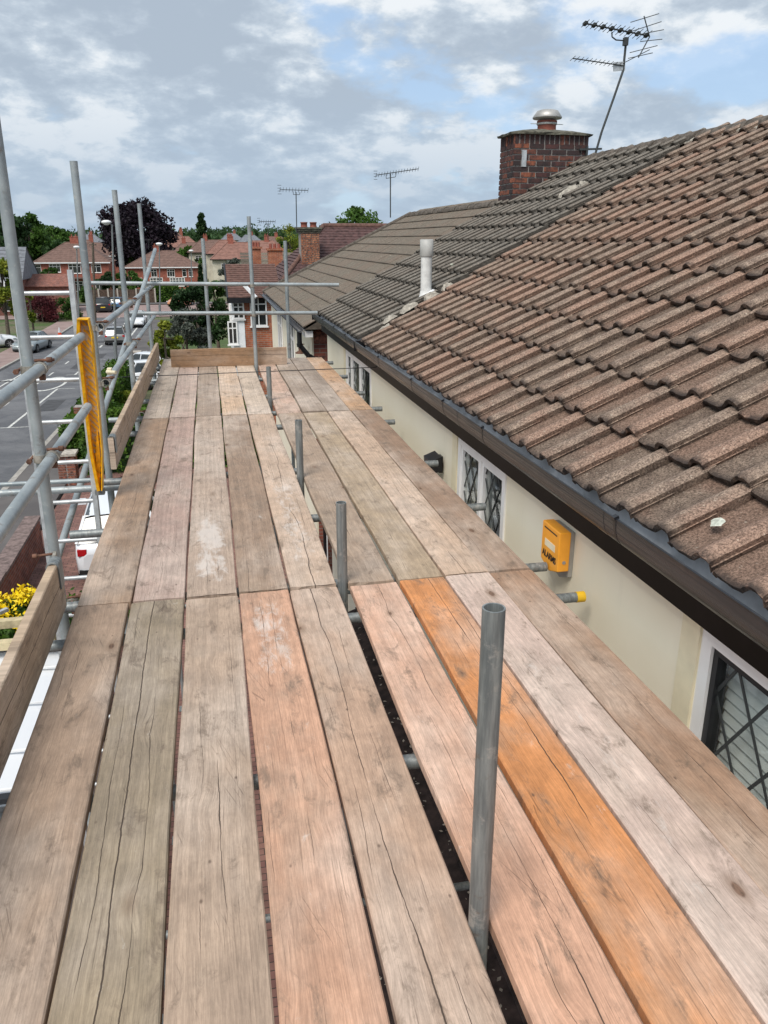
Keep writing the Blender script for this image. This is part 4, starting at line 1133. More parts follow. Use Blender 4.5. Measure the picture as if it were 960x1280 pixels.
# oversailing mossy cap
cap = MB(); cx_, cy_ = (CX0+CX1)/2, (CY0+CY1)/2; vs = []
r = random.Random(4)
for z, k, off in ((CZ1-.005, 0, .055), (CZ1+.022, 0, .06), (CZ1+.06, .30, .03), (CZ1+.085, .62, 0)):
    N = 28
    for i in range(N):
        a = 2*math.pi*i/N; ca, sa = math.cos(a), math.sin(a); m_ = max(abs(ca), abs(sa)); sq = (ca/m_, sa/m_)
        hx, hy = (CX1-CX0)/2+off, (CY1-CY0)/2+off
        q = 1-k; rnd_ = 0.35*k
        vs.append((cx_+((1-rnd_)*sq[0]+rnd_*ca)*hx*q+r.uniform(-.008,.008), cy_+((1-rnd_)*sq[1]+rnd_*sa)*hy*q+r.uniform(-.008,.008), z+r.uniform(-.006,.006)))
cap.add(vs, [(k*28+i, k*28+(i+1) % 28, (k+1)*28+(i+1) % 28, (k+1)*28+i) for k in range(3) for i in range(28)] + [tuple(range(84, 112)), tuple(range(28))[::-1]])
cap.build('chimney_cap', M['flaunching'], ch)
px_, py_ = 4.95, 12.02
pot = MB().lathe((px_, py_, CZ1+.06), [(.135, 0), (.132, .12), (.145, .125), (.145, .15)], 22).build('chimney_pot', M['terracotta'], ch)
MB().lathe((px_, py_, CZ1+.19), [(.11, 0), (.12, .04), (.205, .048), (.212, .065), (.150, .150), (.10, .165), (.02, .168)], 24).build('cowl', M['steel'], ch)
MB().lathe((px_, py_, CZ1+.155), [(.14, 0), (.15, .012), (.14, .03)], 22).cyl((px_-.25, py_, CZ1+.17), (px_+.25, py_, CZ1+.17), .005, n=6).build('pot_wire', M['pipe_grey'], ch)
MB().box(CX0+.115, CX0+.185, CY0-.012, CY0+.002, 2.52, 2.74).build('chimney_vent_plate', M['alu'], ch)
# TV aerial on the chimney
ae = thing('television_aerial', 'large television aerial on a bent leaning mast bracketed to the near chimney', 'aerial', (5.66, 11.75, 2.85))
mast = [Vector((5.588,11.700,2.701)), Vector((5.660,11.700,2.996)), Vector((5.812,11.700,3.465)), Vector((5.913,11.700,3.791)), Vector((5.920,11.700,4.188))]
MB().tube(mast, .017, 8).build('mast', M['lead'], ae)
k1 = Vector((5.458,11.700,2.761))
MB().bar(k1+Vector((-.12,0,0)), Vector((5.681,11.700,2.776)), .025, .025).bar(Vector((5.454,11.700,2.803)), Vector((5.453,11.700,2.677)), .03, .03).build('wall_bracket', M['lead'], ae)
bm0 = Vector((5.272,11.700,4.343)); bm1 = Vector((6.247,11.660,4.223))
boom = MB().cyl(bm0, bm1, .011, n=8)
el = MB(); dr = (bm1-bm0).normalized(); side = Vector((.25, -.9, .35)).normalized()
N = 15
for i in range(N):
    p = bm0.lerp(bm1, .02+.93*i/(N-1)); h = .085 + .03*i/N
    el.cyl(p-side*h, p+side*h, .0045, n=5)
    if i % 2 == 0: el.obox(p, dr*.022, side*.03, (0,0,.016))
boom.build('boom', M['lead'], ae); el.build('elements', M['lead'], ae)
rf = MB(); t0 = Vector((6.123,11.620,4.471)); t1 = Vector((6.147,11.620,3.945)); c0 = Vector((6.226,11.620,4.214))
rf.tube([Vector((6.114,11.620,4.451)), Vector((6.227,11.620,4.204)), Vector((6.086,11.620,3.943))], .008, 6)
rf.cyl(Vector((5.919,11.620,4.365)), Vector((6.246,11.450,4.448)), .0055, n=5)
rf.cyl(Vector((5.954,11.620,4.260)), Vector((6.293,11.450,4.355)), .0055, n=5)
rf.cyl(Vector((6.020,11.620,4.215)), Vector((6.341,11.450,4.261)), .0055, n=5)
rf.cyl(Vector((6.089,11.620,4.140)), Vector((6.331,11.450,4.145)), .0055, n=5)
rf.cyl(Vector((5.947,11.620,3.997)), Vector((6.268,11.450,4.065)), .0055, n=5)
rf.cyl(Vector((5.930,11.620,3.927)), Vector((6.206,11.450,3.974)), .0055, n=5)
rf.build('reflector', M['lead'], ae)
lb0 = Vector((5.133,11.680,3.907)); lb1 = Vector((6.256,11.640,4.052))
lo = MB().cyl(lb0, Vector((5.897,11.680,3.847)), .008, n=6).cyl(Vector((5.894,11.680,3.877)), lb1, .006, n=6)
for i in range(12):
    p = lb0.lerp(Vector((5.897,11.680,3.847)), i/12); lo.cyl(p-side*.06, p+side*.06, .004, n=5)
lo.build('lower_boom', M['lead'], ae)
MB().obox(Vector((5.847,11.700,3.839)), (.085,0,.01), (0,.012,0), (-.006,0,.055)).build('clamp_plate', M['alu'], ae)
MB().tube([Vector((5.696,11.700,4.256)), Vector((5.702,11.700,4.198)), Vector((5.766,11.700,4.162)), Vector((5.923,11.700,4.159))], .009, 6).obox(Vector((5.907,11.690,4.146)), (.03,0,0), (0,.03,0), (0,0,.05)).build('mast_clamp', M['lead'], ae)

# alarm box under the fascia
AY0, AY1 = 3.44, 3.655
al = thing('alarm_box', 'amber burglar alarm box lettered ALARMS on the cream wall under the fascia', 'alarm box', (WX, 3.57, -.10))
z0a, z1a = -0.048, 0.160
MB().prism([(WX-.002, AY0+.008, z0a-.035), (WX-.002, AY0+.008, z1a-.005), (WX-.002, AY1-.008, z1a-.005), (WX-.002, AY1-.008, z0a-.045), (WX-.002, (AY0+AY1)/2, z0a-.075)], (-.022, 0, 0)).build('backplate', M['steel'], al)
cv = MB().prism([(WX-.025, AY0, z0a), (WX-.025, AY0, z1a), (WX-.025, AY1, z1a), (WX-.025, AY1, z0a), (WX-.025, (AY0+AY1)/2, z0a-.035)], (-.062, 0, 0))
cvo = cv.build('cover', M['amber'], al)
bm_ = cvo.modifiers.new('b', 'BEVEL'); bm_.width = .006; bm_.segments = 3
MB().box(WX-.089, WX-.086, AY0+.03, AY1-.03, z1a-.028, z1a-.022).build('cover_seam', M['black'], al)
MB().cyl((WX-.055, AY0-.003, z0a+.05), (WX-.055, AY0+.002, z0a+.05), .009, n=14).build('cover_screw', M['steel'], al)
def text(body, size, mat, parent, loc, rot, name='lettering', ext=.0008, sx=1.0):
    cu = bpy.data.curves.new(name, 'FONT'); cu.body = body; cu.size = size; cu.align_x = 'CENTER'; cu.align_y = 'CENTER'; cu.extrude = ext; cu.offset = size*.02
    t = bpy.data.objects.new('tmp', cu); C.objects.link(t)
    dg = bpy.context.evaluated_depsgraph_get(); me = bpy.data.meshes.new_from_object(t.evaluated_get(dg))
    bpy.data.objects.remove(t); me.name = name
    o = bpy.data.objects.new(name, me); C.objects.link(o); me.materials.clear(); me.materials.append(mat)
    org = parent['_org']; o.parent = parent; o.location = [a-b for a, b in zip(loc, org)]; o.rotation_euler = rot; o.scale = (sx, 1, 1); return o
text('ALARMS', .048, M['black'], al, (WX-.0885, (AY0+AY1)/2, z0a+.045), (math.pi/2, 0, -math.pi/2), sx=.95)
MB().box(WX-.0885, WX-.087, AY0+.045, AY1-.045, z0a+.088, z0a+.125).build('faded_label', M['trim_cream'], al)
# black lamp on the wall beside the second window
lamp = thing('wall_light', 'black floodlight on the cream wall beside the far leaded window, at the deck edge', 'wall light', (WX, 5.9, -.05))
MB().box(WX-.03, WX, 5.82, 5.90, -.20, -.07).build('bracket', M['black'], lamp)
hd = MB(); hd.prism([(WX-.12, 5.76, -.09), (WX-.03, 5.76, -.055), (WX-.02, 5.76, -.17), (WX-.11, 5.76, -.19)], (0, .2, 0)); hd.build('lamp_head', M['black'], lamp)

# ================================================================== HOUSE BEYOND (large flat tiles, hipped far end)
XE3, ZE3 = 1.57, 0.075; YN, YH = 14.25, 24.6; XR3 = 5.30; ZR3 = ZE3+(XR3-XE3)*SP/CP
hC = thing('hipped_bungalow_roof_house', 'white house beyond the near pair with a plain grey brown hipped tile roof', 'house', (5.2, 19.0, -5.5))
YHR = YH-(XR3-XE3)*0.78
b = MB(); xb3 = 2*XR3-XE3
b.add([(XE3+.03, YN, ZE3-.03), (XE3+.03, YH-.03, ZE3-.03), (xb3, YH-.03, ZE3-.03), (xb3, YN, ZE3-.03), (XR3, YN, ZR3-.04), (XR3, YHR, ZR3-.04)],
      [(0,1,5,4), (1,2,5), (2,3,4,5), (0,4,3), (0,3,2,1)])
rC = b.build('roof', M['tile_flat'], hC)
def slab_tile(w, L, poly=None):
    t = .02; b = MB()
    b.add([(0,0,.022-t),(0,-w,.022-t),(L,-w,-.004),(L,0,-.004),(0,0,.022),(0,-w,.022),(L,-w,.004),(L,0,.004)],
          [(0,3,2,1),(4,5,6,7),(0,1,5,4),(1,2,6,5),(2,3,7,6),(3,0,4,7)])
    me = b.mesh('roof_tile'); me.materials.append(M['tile_flat']); return me
g3 = .345; nc3 = int(((XR3-XE3)/CP)/g3)+1; tw3 = .43; mt_ = slab_tile(tw3-.006, .375); cnt = 0; r = random.Random(12); cutmb = MB()
for c in range(nc3):
    s = c*g3; frac = s*CP/(XR3-XE3); ylim = YH - (YH-YHR)*frac
    y = ylim - r.choice((.0, .12, .25)); off = (.5*tw3 if c % 2 else 0)
    k = math.floor((ylim-YN-off)/tw3); y = YN + off + k*tw3
    yy = y
    while yy - tw3 > YN - .3:
        Lx = XR3
        if cnt < 292:
            p = roof_pt(s, yy, .0+r.uniform(0, .004), XE3, ZE3)
            piece('roof_tile', mt_, rC, p, (r.uniform(-.006,.006), -PITCH, r.uniform(-.004,.004))); cnt += 1
        yy -= tw3
    # cut tile against the hip
    L = min(g3+.03, (XR3-XE3)/CP - s)
    if L > .05:
        y_a = ylim; y_b = YH - (YH-YHR)*min(1, (s+L)*CP/(XR3-XE3))
        P = [roof_pt(s, y+.003, .03, XE3, ZE3), roof_pt(s, y_a, .03, XE3, ZE3), roof_pt(s+L, y_b, .008, XE3, ZE3), roof_pt(s+L, min(y+.003, y_b), .008, XE3, ZE3)]
        cutmb.prism(P, (0, 0, -.02))
stuff(cutmb.build('cut_hip_tiles', M['tile_flat'], rC))
# far hip slope courses
hs = MB()
for c in range(12):
    f0, f1 = c/12, (c+1.08)/12
    y0_, y1_ = YH-(YH-YHR)*f0, YH-(YH-YHR)*min(1, f1); x0_, x1_ = XE3+(XR3-XE3)*f0, XE3+(XR3-XE3)*min(1, f1); z0_, z1_ = ZE3+(ZR3-ZE3)*f0, ZE3+(ZR3-ZE3)*min(1, f1)
    hs.add([(x0_, y0_, z0_+.02), (2*XR3-x0_, y0_, z0_+.02), (2*XR3-x1_, y1_, z1_-.01), (x1_, y1_, z1_-.01)], [(0,1,2,3)])
hs.build('hip_slope_tiling', M['tile_flat'], hC)
hb = MB(); hb.cyl((XE3, YH, ZE3+.02), (XR3, YHR, ZR3+.02), .06, n=8)
hb.build('hip_tiles', M['ridge'], hC)
ridge(hC, XR3, ZR3, YN, YHR+.2)
wall3 = MB()
wall3.box(1.75, 2.0, YN+.32, YH-.3, -5.6, ZE3-.1); wall3.build('wall', M['render'], hC)
MB().prism([(1.78, YN+.3, -5.6), (8.8, YN+.3, -5.6), (8.8, YN+.3, ZE3-.1), (XR3, YN+.3, ZR3-.16), (1.78, YN+.3, ZE3-.1)], (0, .015, 0)).build('gable_wall', M['brick_dark'], hC)
# large sooty bricks of the passage wall that show below the near eaves
bpw = brick_mesh(.43, .05, .205, M['brick_pier'])
for row in range(7):
    for k in range(4):
        x = 1.80 + .215 + k*.44 + (.22 if row % 2 else 0)
        piece('brick', bpw, hC, (x, YN+.285, -.12-.215*row))
MB().box(1.60, 1.74, YN+.06, YH, ZE3-.17, ZE3-.06).build('fascia', M['upvc'], hC)
gC = MB(); 
for (xc, zc) in ((1.50, ZE3-.015),):
    n = 12; vs = []
    for y in (YN-.02, YH):
        for rr_ in (.06, .055):
            for i in range(n+1):
                a = math.pi*i/n; vs.append((xc-math.cos(a)*rr_, y, zc-math.sin(a)*rr_*1.1))
    m_ = n+1; fs = [(i, i+1, 2*m_+i+1, 2*m_+i) for i in range(n)] + [(m_+i, 3*m_+i, 3*m_+i+1, m_+i+1) for i in range(n)]
    for e in (0, 2*m_): fs += [(e+i, e+m_+i, e+m_+i+1, e+i+1) for i in range(n)]
    fs += [(0, 2*m_, 3*m_, m_), (n, m_+n, 3*m_+n, 2*m_+n)]
    gC.add(vs, fs, True)
gCo = gC.build('gutter', M['gutter'], hC)
dp = MB(); q = [(1.50, YN+.05, ZE3-.06), (1.50, YN+.05, ZE3-.30), (1.66, YN+.07, ZE3-.50), (1.84, YN+.10, ZE3-.60), (1.88, YN+.12, ZE3-.80), (1.88, YN+.12, -5.3)]
dp.tube(q, .044, 12)
for p in q[1:4]: dp.lathe((p[0], p[1], p[2]-.03), [(.050, 0), (.052, .06)], 12)
dp.build('downpipe', M['black'], hC)
MB().cyl((1.90, YN+.02, ZE3-.62), (1.90, YN+.02, -5.2), .012, n=8).build('white_cable_pipe', M['upvc'], hC)
def far_window(root, c, u, v_up, w, h, bars=2, proud=.03, frame='upvc', transom=True):
    """window on an arbitrary upright wall: centre c, unit vector u along the wall, outward normal n"""
    c = Vector(c); u = Vector(u).normalized(); n = Vector(v_up).normalized(); z = Vector((0,0,1)); fw = max(.05, w*.045)
    f = MB()
    for sg in (-1, 1): f.obox(c+u*sg*(w/2-fw/2)+n*proud/2, u*fw/2, n*proud/2, z*h/2)
    for sg in (-1, 1): f.obox(c+z*sg*(h/2-fw/2)+n*proud/2, u*(w/2-fw), n*proud/2, z*fw/2)
    for i in range(1, bars): f.obox(c+u*(-w/2+w*i/bars)+n*proud/2, u*fw*.4, n*proud/2*.9, z*(h/2-fw))
    if transom: f.obox(c+z*h*.2+n*proud/2, u*(w/2-fw), n*proud/2*.8, z*fw*.4)
    f.obox(c-z*(h/2+.025)+n*.04, u*(w/2+.04), n*.04, z*.025)
    fo = f.build('window', M[frame], root)
    MB().obox(c+n*.006, u*(w/2-fw*.6), n*.004, z*(h/2-fw*.6)).build('pane', M['glass'], fo)
    return fo
far_window(hC, (1.745, 18.2, -.75), (0,1,0), (-1,0,0), 1.2, 1.1, 2)
far_window(hC, (1.745, 21.2, -.75), (0,1,0), (-1,0,0), 1.2, 1.1, 2)
MB().lathe((1.60, 15.1, ZE3-.55), [(.10, 0), (.10, .02), (.04, .05), (.05, .16), (.08, .17)], 14).build('porch_lamp', M['rust'], hC)

lc = MB(); pl0 = Vector(roof_pt(.155, 2.35, .060)); r = random.Random(3); n = 14; vs = [tuple(pl0)]
for i in range(n):
    a = 6.283*i/n; q = r.uniform(.75, 1.1); d = Vector((CP, 0, SP))*math.cos(a)*.028*q + Vector((0,1,0))*math.sin(a)*.030*q; vs.append(tuple(pl0+d-Vector((-SP,0,CP))*.002))
lc.add(vs, [(0, 1+i, 1+(i+1) % n) for i in range(n)]); lc.build('lichen_patch', plain('pale_lichen', (.48,.50,.43), .95, var=.3, scale=60), hA)

# lean-to canopy over the bays, seen through the gaps of the deck: dark plain tiles with leaf litter
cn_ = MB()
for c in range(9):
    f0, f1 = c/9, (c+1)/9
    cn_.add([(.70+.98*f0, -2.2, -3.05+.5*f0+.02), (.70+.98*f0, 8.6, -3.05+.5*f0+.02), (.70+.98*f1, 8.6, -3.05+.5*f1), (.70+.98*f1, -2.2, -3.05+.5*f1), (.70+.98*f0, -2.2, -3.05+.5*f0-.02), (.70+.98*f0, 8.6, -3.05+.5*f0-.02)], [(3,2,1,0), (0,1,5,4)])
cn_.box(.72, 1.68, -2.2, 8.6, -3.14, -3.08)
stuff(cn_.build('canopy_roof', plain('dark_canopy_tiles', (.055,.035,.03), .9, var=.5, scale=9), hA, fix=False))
rng = np.random.default_rng(3); n = 900
p = np.stack([.72+.93*rng.random(n), 8.4*rng.random(n), np.zeros(n)], 1); p[:, 2] = -3.05+.5*(p[:, 0]-.70)/.98+.035
a = rng.normal(size=(n, 3))*[1,1,.25]; a /= np.linalg.norm(a, axis=1)[:, None]; b_ = np.cross(a, [0,0,1]); s_ = (.006+.016*rng.random(n))[:, None]
v = np.stack([p-a*s_, p+b_*s_*.6, p+a*s_, p-b_*s_*.6], 1).reshape(-1, 3)
me = bpy.data.meshes.new('leaf_litter'); me.from_pydata(v.tolist(), [], np.arange(n*4).reshape(-1, 4).tolist()); me.materials.append(plain('pale_leaf_litter', (.42,.36,.30), .9, var=.5, scale=3))
o = bpy.data.objects.new('leaf_litter', me); C.objects.link(o); stuff(o, 'scattered pale leaf litter on the dark canopy under the deck', 'leaf litter')

# ================================================================== VEGETATION
def leaves(n, centers, radii, size, rng, flat=0.0):
    """n leaf quads scattered in clumps: returns verts, faces"""
    idx = rng.integers(0, len(centers), n)
    c = np.array(centers)[idx]; rad = np.array(radii)[idx]
    d = rng.normal(size=(n, 3)); d /= np.linalg.norm(d, axis=1)[:, None]
    rr = rng.random(n)**0.45
    p = c + d*rad*rr[:, None]
    a = rng.normal(size=(n, 3)) + d*0.0; a /= np.linalg.norm(a, axis=1)[:, None]
    b = np.cross(a, rng.normal(size=(n, 3)) + d*0.6); b /= np.linalg.norm(b, axis=1)[:, None]
    s = size*(0.6+0.8*rng.random(n))[:, None]
    a *= s; b *= s*0.55
    v = np.stack([p-a, p+b, p+a, p-b], axis=1).reshape(-1, 3)
    return v
def leafobj(name, v, mat, parent=None, loc=None):
    org = parent['_org'] if parent is not None else (loc or (0,0,0))
    v = v - np.array(org)[None, :]
    me = bpy.data.meshes.new(name); n = len(v)//4
    me.from_pydata(v.tolist(), [], np.arange(n*4).reshape(-1, 4).tolist()); me.update(); me.materials.append(mat)
    o = bpy.data.objects.new(name, me); C.objects.link(o)
    if parent is not None: o.parent = parent; o['_org'] = tuple(org)
    elif loc is not None: o.location = loc; o['_org'] = tuple(org)
    return o
def tree(name, label, cat, base, h, w, mat, n=3000, leaf=.25, seed=0, trunk=.3, shape='round', clumps=26, group=None, wy=None):
    rng = np.random.default_rng(seed); t = thing(name, label, cat, tuple(base), group)
    bx, by, bz = base; r = random.Random(seed); wy = wy or w
    tb = MB(); top = h*(.85 if shape != 'bush' else .6); tr = max(.03, h*.022)
    lean = (r.uniform(-.03, .03)*h, r.uniform(-.03, .03)*h)
    P = [Vector((bx+lean[0]*k/5, by+lean[1]*k/5, bz-.1+top*k/5)) for k in range(6)]
    tb.tube(P, [tr*(1.25-.2*k) for k in range(6)], 7)
    cs, rs = [], []
    for i in range(clumps):
        if shape == 'round':
            a = r.uniform(0, 6.283); e = r.uniform(-.75, 1); q = math.sqrt(max(0, 1-e*e))
            k = r.uniform(.50, .95)
            ch_ = h*(1-trunk)/2
            c = (bx+math.cos(a)*q*w/2*k, by+math.sin(a)*q*wy/2*k, bz+h*trunk+ch_+e*ch_*.84)
            R_ = min(w, h)*r.uniform(.09, .21); rs.append((R_, R_, R_*.8))
        elif shape == 'cone':
            f = (i+.5)/clumps; a = i*2.4; q = (1-f)**.8*w/2
            c = (bx+math.cos(a)*q*.8, by+math.sin(a)*q*.8, bz+h*(trunk+(1-trunk)*f*.95)); R_ = max(.12*w, q*.62); rs.append((R_, R_, h*.06))
        else:
            a = r.uniform(0, 6.283); q = math.sqrt(r.random())*.8
            c = (bx+math.cos(a)*q*w/2, by+math.sin(a)*q*wy/2, bz+h*r.uniform(trunk, .80)*(1-.35*q*q)); R_ = min(w, h)*r.uniform(.14, .24); rs.append((R_, R_, R_))
        cs.append(c)
        if i < 12 and shape != 'cone':
            s0 = P[min(5, 2+i % 4)]; tb.cyl(s0, Vector(c), tr*.45, tr*.12, 5, caps=False)
    tb.build('trunk', M['bark'], t)
    leafobj('crown', leaves(n, cs, rs, leaf, rng), mat, t)
    return t
def hedge(label, x0, x1, y0, y1, z0, h, mat, n, leaf, seed, cat='hedge', name='hedge', top=None):
    rng = np.random.default_rng(seed)
    t = thing(name, label, cat, ((x0+x1)/2, (y0+y1)/2, z0))
    core = MB().box(x0+.12, x1-.12, y0+.12, y1-.12, z0-.3, z0+h-.12).build('hedge_body', M['leaf_dark'], t)
    u = rng.random((n, 3)); f = rng.integers(0, 5, n)
    p = np.stack([x0+u[:, 0]*(x1-x0), y0+u[:, 1]*(y1-y0), z0+u[:, 2]*h], 1)
    p[f == 0, 0] = x0; p[f == 1, 0] = x1; p[f == 2, 1] = y0; p[f >= 3, 2] = z0+h
    p += rng.normal(size=(n, 3))*[.06, .06, .05]
    a = rng.normal(size=(n, 3)); a /= np.linalg.norm(a, axis=1)[:, None]; b = np.cross(a, rng.normal(size=(n, 3))); b /= np.linalg.norm(b, axis=1)[:, None]
    s = leaf*(.6+.8*rng.random(n))[:, None]
    v = np.stack([p-a*s, p+b*s*.55, p+a*s, p-b*s*.55], 1).reshape(-1, 3)
    leafobj('foliage', v, mat, t)
    return t

def G(p, up=0): return (p[0], p[1], gz(p[1])+up)
# garden near side
hedge('clipped green hedge under a bank of yellow flowers at the left edge', -4.2, -2.25, 9.85, 12.4, gz(11), 1.45, M['leaf_hedge'], 9000, .045, 5)
rng = np.random.default_rng(5)
cs = [(-4.2+.12*i+.03*(i % 3), 12.0+.45*math.sin(i*1.7), gz(12)+1.55+.10*math.sin(i*2.3)) for i in range(11)]
fl_ = thing('flower_bed', 'bank of bright yellow flowers along the far top edge of the clipped hedge', 'flowers', (-3.3, 12.1, gz(12)))
leafobj('petals', leaves(1900, cs, [(.2, .32, .13)]*11, .042, rng), M['petal'], fl_); leafobj('stems', leaves(1900, [(a, b_, c-.18) for a, b_, c in cs], [(.2, .35, .2)]*11, .05, rng), M['leaf_hedge'], fl_)
hedge('low green planting between the driveway wall and the parked white car', -3.6, -1.4, 13.4, 14.6, gz(14), .35, M['leaf_hedge'], 3500, .05, 6)

# brick garden walls and piers: bricks of the piers are separate
pb = brick_mesh(.215, .1025, .066, M['brick_pier'])
def pier(label, x, y, h, w=.44, cap=True):
    z0 = gz(y)-.05; t = thing('brick_pier', label, 'brick pier', (x, y, z0))
    MB().box(x-w/2+.012, x+w/2-.012, y-w/2+.012, y+w/2-.012, z0, z0+h).build('mortar_core', M['mortar_dark'], t)
    rows = int(h/.0755)
    for k in range(rows):
        z = z0+h-(k+.5)*.0755
        if k > 16: break
        odd = k % 2
        for face in ((0, -1), (1, 0), (-1, 0)):
            for i in range(2):
                off = (-w/4+i*w/2)*(1 if True else 1) + (.0 if not odd else .0)
                if face[1]: pos = (x+off, y-w/2+.05, z); ang = 0
                else: pos = (x+face[0]*(w/2-.05), y+off, z); ang = math.pi/2
                sc = (w/2-.01)/.215
                if odd: sc *= .93
                piece('brick', pb, t, pos, (0,0,ang), (sc, 1, 1))
    if cap:
        MB().prism([(x-w/2-.05, y-w/2-.05, z0+h), (x+w/2+.05, y-w/2-.05, z0+h), (x+w/2+.05, y+w/2+.05, z0+h), (x-w/2-.05, y+w/2+.05, z0+h)], (0,0,.07)).build('coping_stone', M['concrete'], t)
    return t
P_ = (-4.478,24.549,-5.456); pier('squat brick gate pier with pale stone cap beside the driveway, nearest to the deck', P_[0], P_[1], 1.0, .50)
P_ = (-4.607,28.930,-5.568); pier('tall brick gate pier partly behind the yellow guard', P_[0]+.05, P_[1]-.2, 1.75, .46, False)
P_ = (-4.827,53.749,-6.351); pier('brick gate pier at the end of the clipped hedge beyond the far toe board', P_[0]-.0, P_[1], 1.15, .55)
def gwall(label, x0, x1, y0, y1, h, mat, cap=True):
    t = thing('garden_wall', label, 'garden wall', ((x0+x1)/2, (y0+y1)/2, gz((y0+y1)/2))); b = MB(); c = MB(); n = max(1, int((y1-y0)/3))
    for i in range(n):
        a = y0+(y1-y0)*i/n; d = y0+(y1-y0)*(i+1)/n; z = gz((a+d)/2)
        b.box(x0, x1, a, d-.001, z-.3, z+h); c.box(x0-.04, x1+.04, a+.003, d-.003, z+h, z+h+.06)
    b.build('brickwork', mat, t)
    if cap: c.build('coping', M['coping_dark'], t)
    return t
gwall('dark red brick garden wall with flat coping running beside the pavement left of the flowers', -4.42, -4.16, 11.8, 18.6, .82, M['brick_dark'])
MB_ = gwall('low brick wall along the pavement between the two gate piers', -4.75, -4.5, 28.2, 33.0, .8, M['brick_red'])
hedge('long hedge along the front garden beyond the far toe board', -4.1, 1.3, 25.6, 26.6, gz(26)-.1, 2.05, M['leaf_hedge'], 9000, .075, 9)
hedge('ragged green hedge by the pavement behind the brick pier', -5.0, -4.1, 27.0, 42.0, gz(34)-.2, 1.75, M['leaf_hedge'], 8000, .08, 11)
tree('shrub', 'bright green low shrub behind the garden wall by the toe board', 'shrub', G((-4.195,36.295,-5.793)), 1.5, 1.3, M['leaf_yellow'], 2500, .06, 21, .1, 'bush', 12)
tree('shrub', 'dark bushy shrub beside the gate pier below the guard rails', 'shrub', G((-4.942,43.877,-6.046)), 1.7, 1.6, M['leaf_dark'], 2500, .07, 22, .1, 'bush', 12)
tree('shrub', 'yellow green shrub above the corner of the far toe board', 'shrub', (-1.74,33.0,-5.69), 4.33, 1.31, M['leaf_yellow'], 4200, 0.075, 200, 0.3, 'round', 18)
tree('small_tree', 'silvery grey green tree behind the end guard rails', 'tree', (-1.14,40.0,-5.92), 4.50, 2.34, M['leaf_grey'], 6000, 0.085, 201, 0.15, 'round', 24)
tree('small_tree', 'dark green bushy tree rising behind the end guard rails', 'tree', (-0.89,54.0,-6.36), 5.26, 3.76, M['leaf_dark'], 7500, 0.12, 202, 0.15, 'round', 30)
tree('small_tree', 'light green tree beside the white gabled house', 'tree', (0.43,62.0,-6.53), 5.46, 1.75, M['leaf_green'], 3500, 0.12, 203, 0.15, 'round', 20)
tree('conifer', 'narrow dark clipped conifer left of the white gabled house', 'tree', (-0.83,100.0,-6.60), 5.56, 1.31, M['leaf_dark'], 2500, 0.18, 204, 0.05, 'cone', 18)
tree('small_tree', 'pale blossoming tree behind the white gabled house', 'tree', (2.46,80.0,-6.60), 6.77, 3.00, M['leaf_grey'], 4500, 0.11, 205, 0.2, 'round', 24)
tree('birch_tree', 'pale feathery birch rising behind the brick chimney', 'tree', (7.33,75.0,-6.60), 9.62, 3.10, M['leaf_yellow'], 5000, 0.075, 206, 0.3, 'round', 30)
tree('broad_tree', 'full green tree showing above the hipped roof behind the maroon roof', 'tree', (10.86,62.0,-6.53), 10.55, 5.42, M['leaf_green'], 14000, 0.13, 207, 0.3, 'round', 40)
tree('broad_tree', 'huge copper beech with purple black leaves towering behind the red houses', 'tree', (-13.01,172.0,-6.60), 15.17, 14.85, M['leaf_purple'], 16000, 0.34, 208, 0.1, 'round', 50)
tree('broad_tree', 'large light green tree at the far left behind the gabled house', 'tree', (-36.46,190.0,-6.60), 13.61, 10.03, M['leaf_green'], 9000, 0.4, 209, 0.1, 'round', 34)
tree('broad_tree', 'tall dark green tree at the far left edge behind the first pole', 'tree', (-39.58,178.0,-6.60), 14.14, 10.87, M['leaf_dark'], 8000, 0.4, 210, 0.1, 'round', 34)
tree('broad_tree', 'wide green tree between the left trees and the long red house', 'tree', (-34.58,205.0,-6.60), 11.23, 9.11, M['leaf_green'], 7000, 0.38, 211, 0.08, 'round', 30)
tree('conifer', 'lone dark conifer standing above the distant roofs', 'tree', (-0.81,240.0,-6.60), 15.47, 6.60, M['leaf_dark'], 6000, 0.35, 212, 0.05, 'cone', 22)
tree('small_tree', 'dark green tree in front of the copper beech beside the long red house', 'tree', (-14.98,135.0,-6.60), 3.43, 3.96, M['leaf_dark'], 4500, 0.2, 213, 0.1, 'round', 20)
tree('small_tree', 'green tree behind the fence before the copper beech', 'tree', (-12.48,139.0,-6.60), 3.39, 4.35, M['leaf_green'], 4500, 0.2, 214, 0.1, 'round', 20)
tree('shrub', 'palm like shrub with a bushy head before the long red house', 'shrub', (-19.23,110.0,-6.60), 5.19, 1.98, M['leaf_green'], 2600, 0.15, 215, 0.55, 'round', 12)
tree('small_tree', 'yellow green tree at the left edge behind the first pole', 'tree', (-16.42,72.0,-6.60), 7.01, 3.20, M['leaf_yellow'], 8000, 0.12, 216, 0.12, 'round', 30)
tree('shrub', 'yellow green shrub right of the first pole above the white parked car', 'shrub', (-15.24,76.0,-6.60), 4.50, 1.24, M['leaf_yellow'], 2500, 0.11, 217, 0.2, 'round', 14)
tree('shrub', 'round dark red shrub on the left side of the street', 'shrub', G((-17.292,91.706,-6.600)), 3.3, 3.6, M['leaf_red'], 6500, .09, 39, .05, 'bush', 24)
tree('shrub', 'green shrub between the red shrub and the ladder', 'shrub', G((-15.403,95.016,-6.600)), 2.5, 3.0, M['leaf_green'], 4200, .10, 40, .05, 'bush', 20)
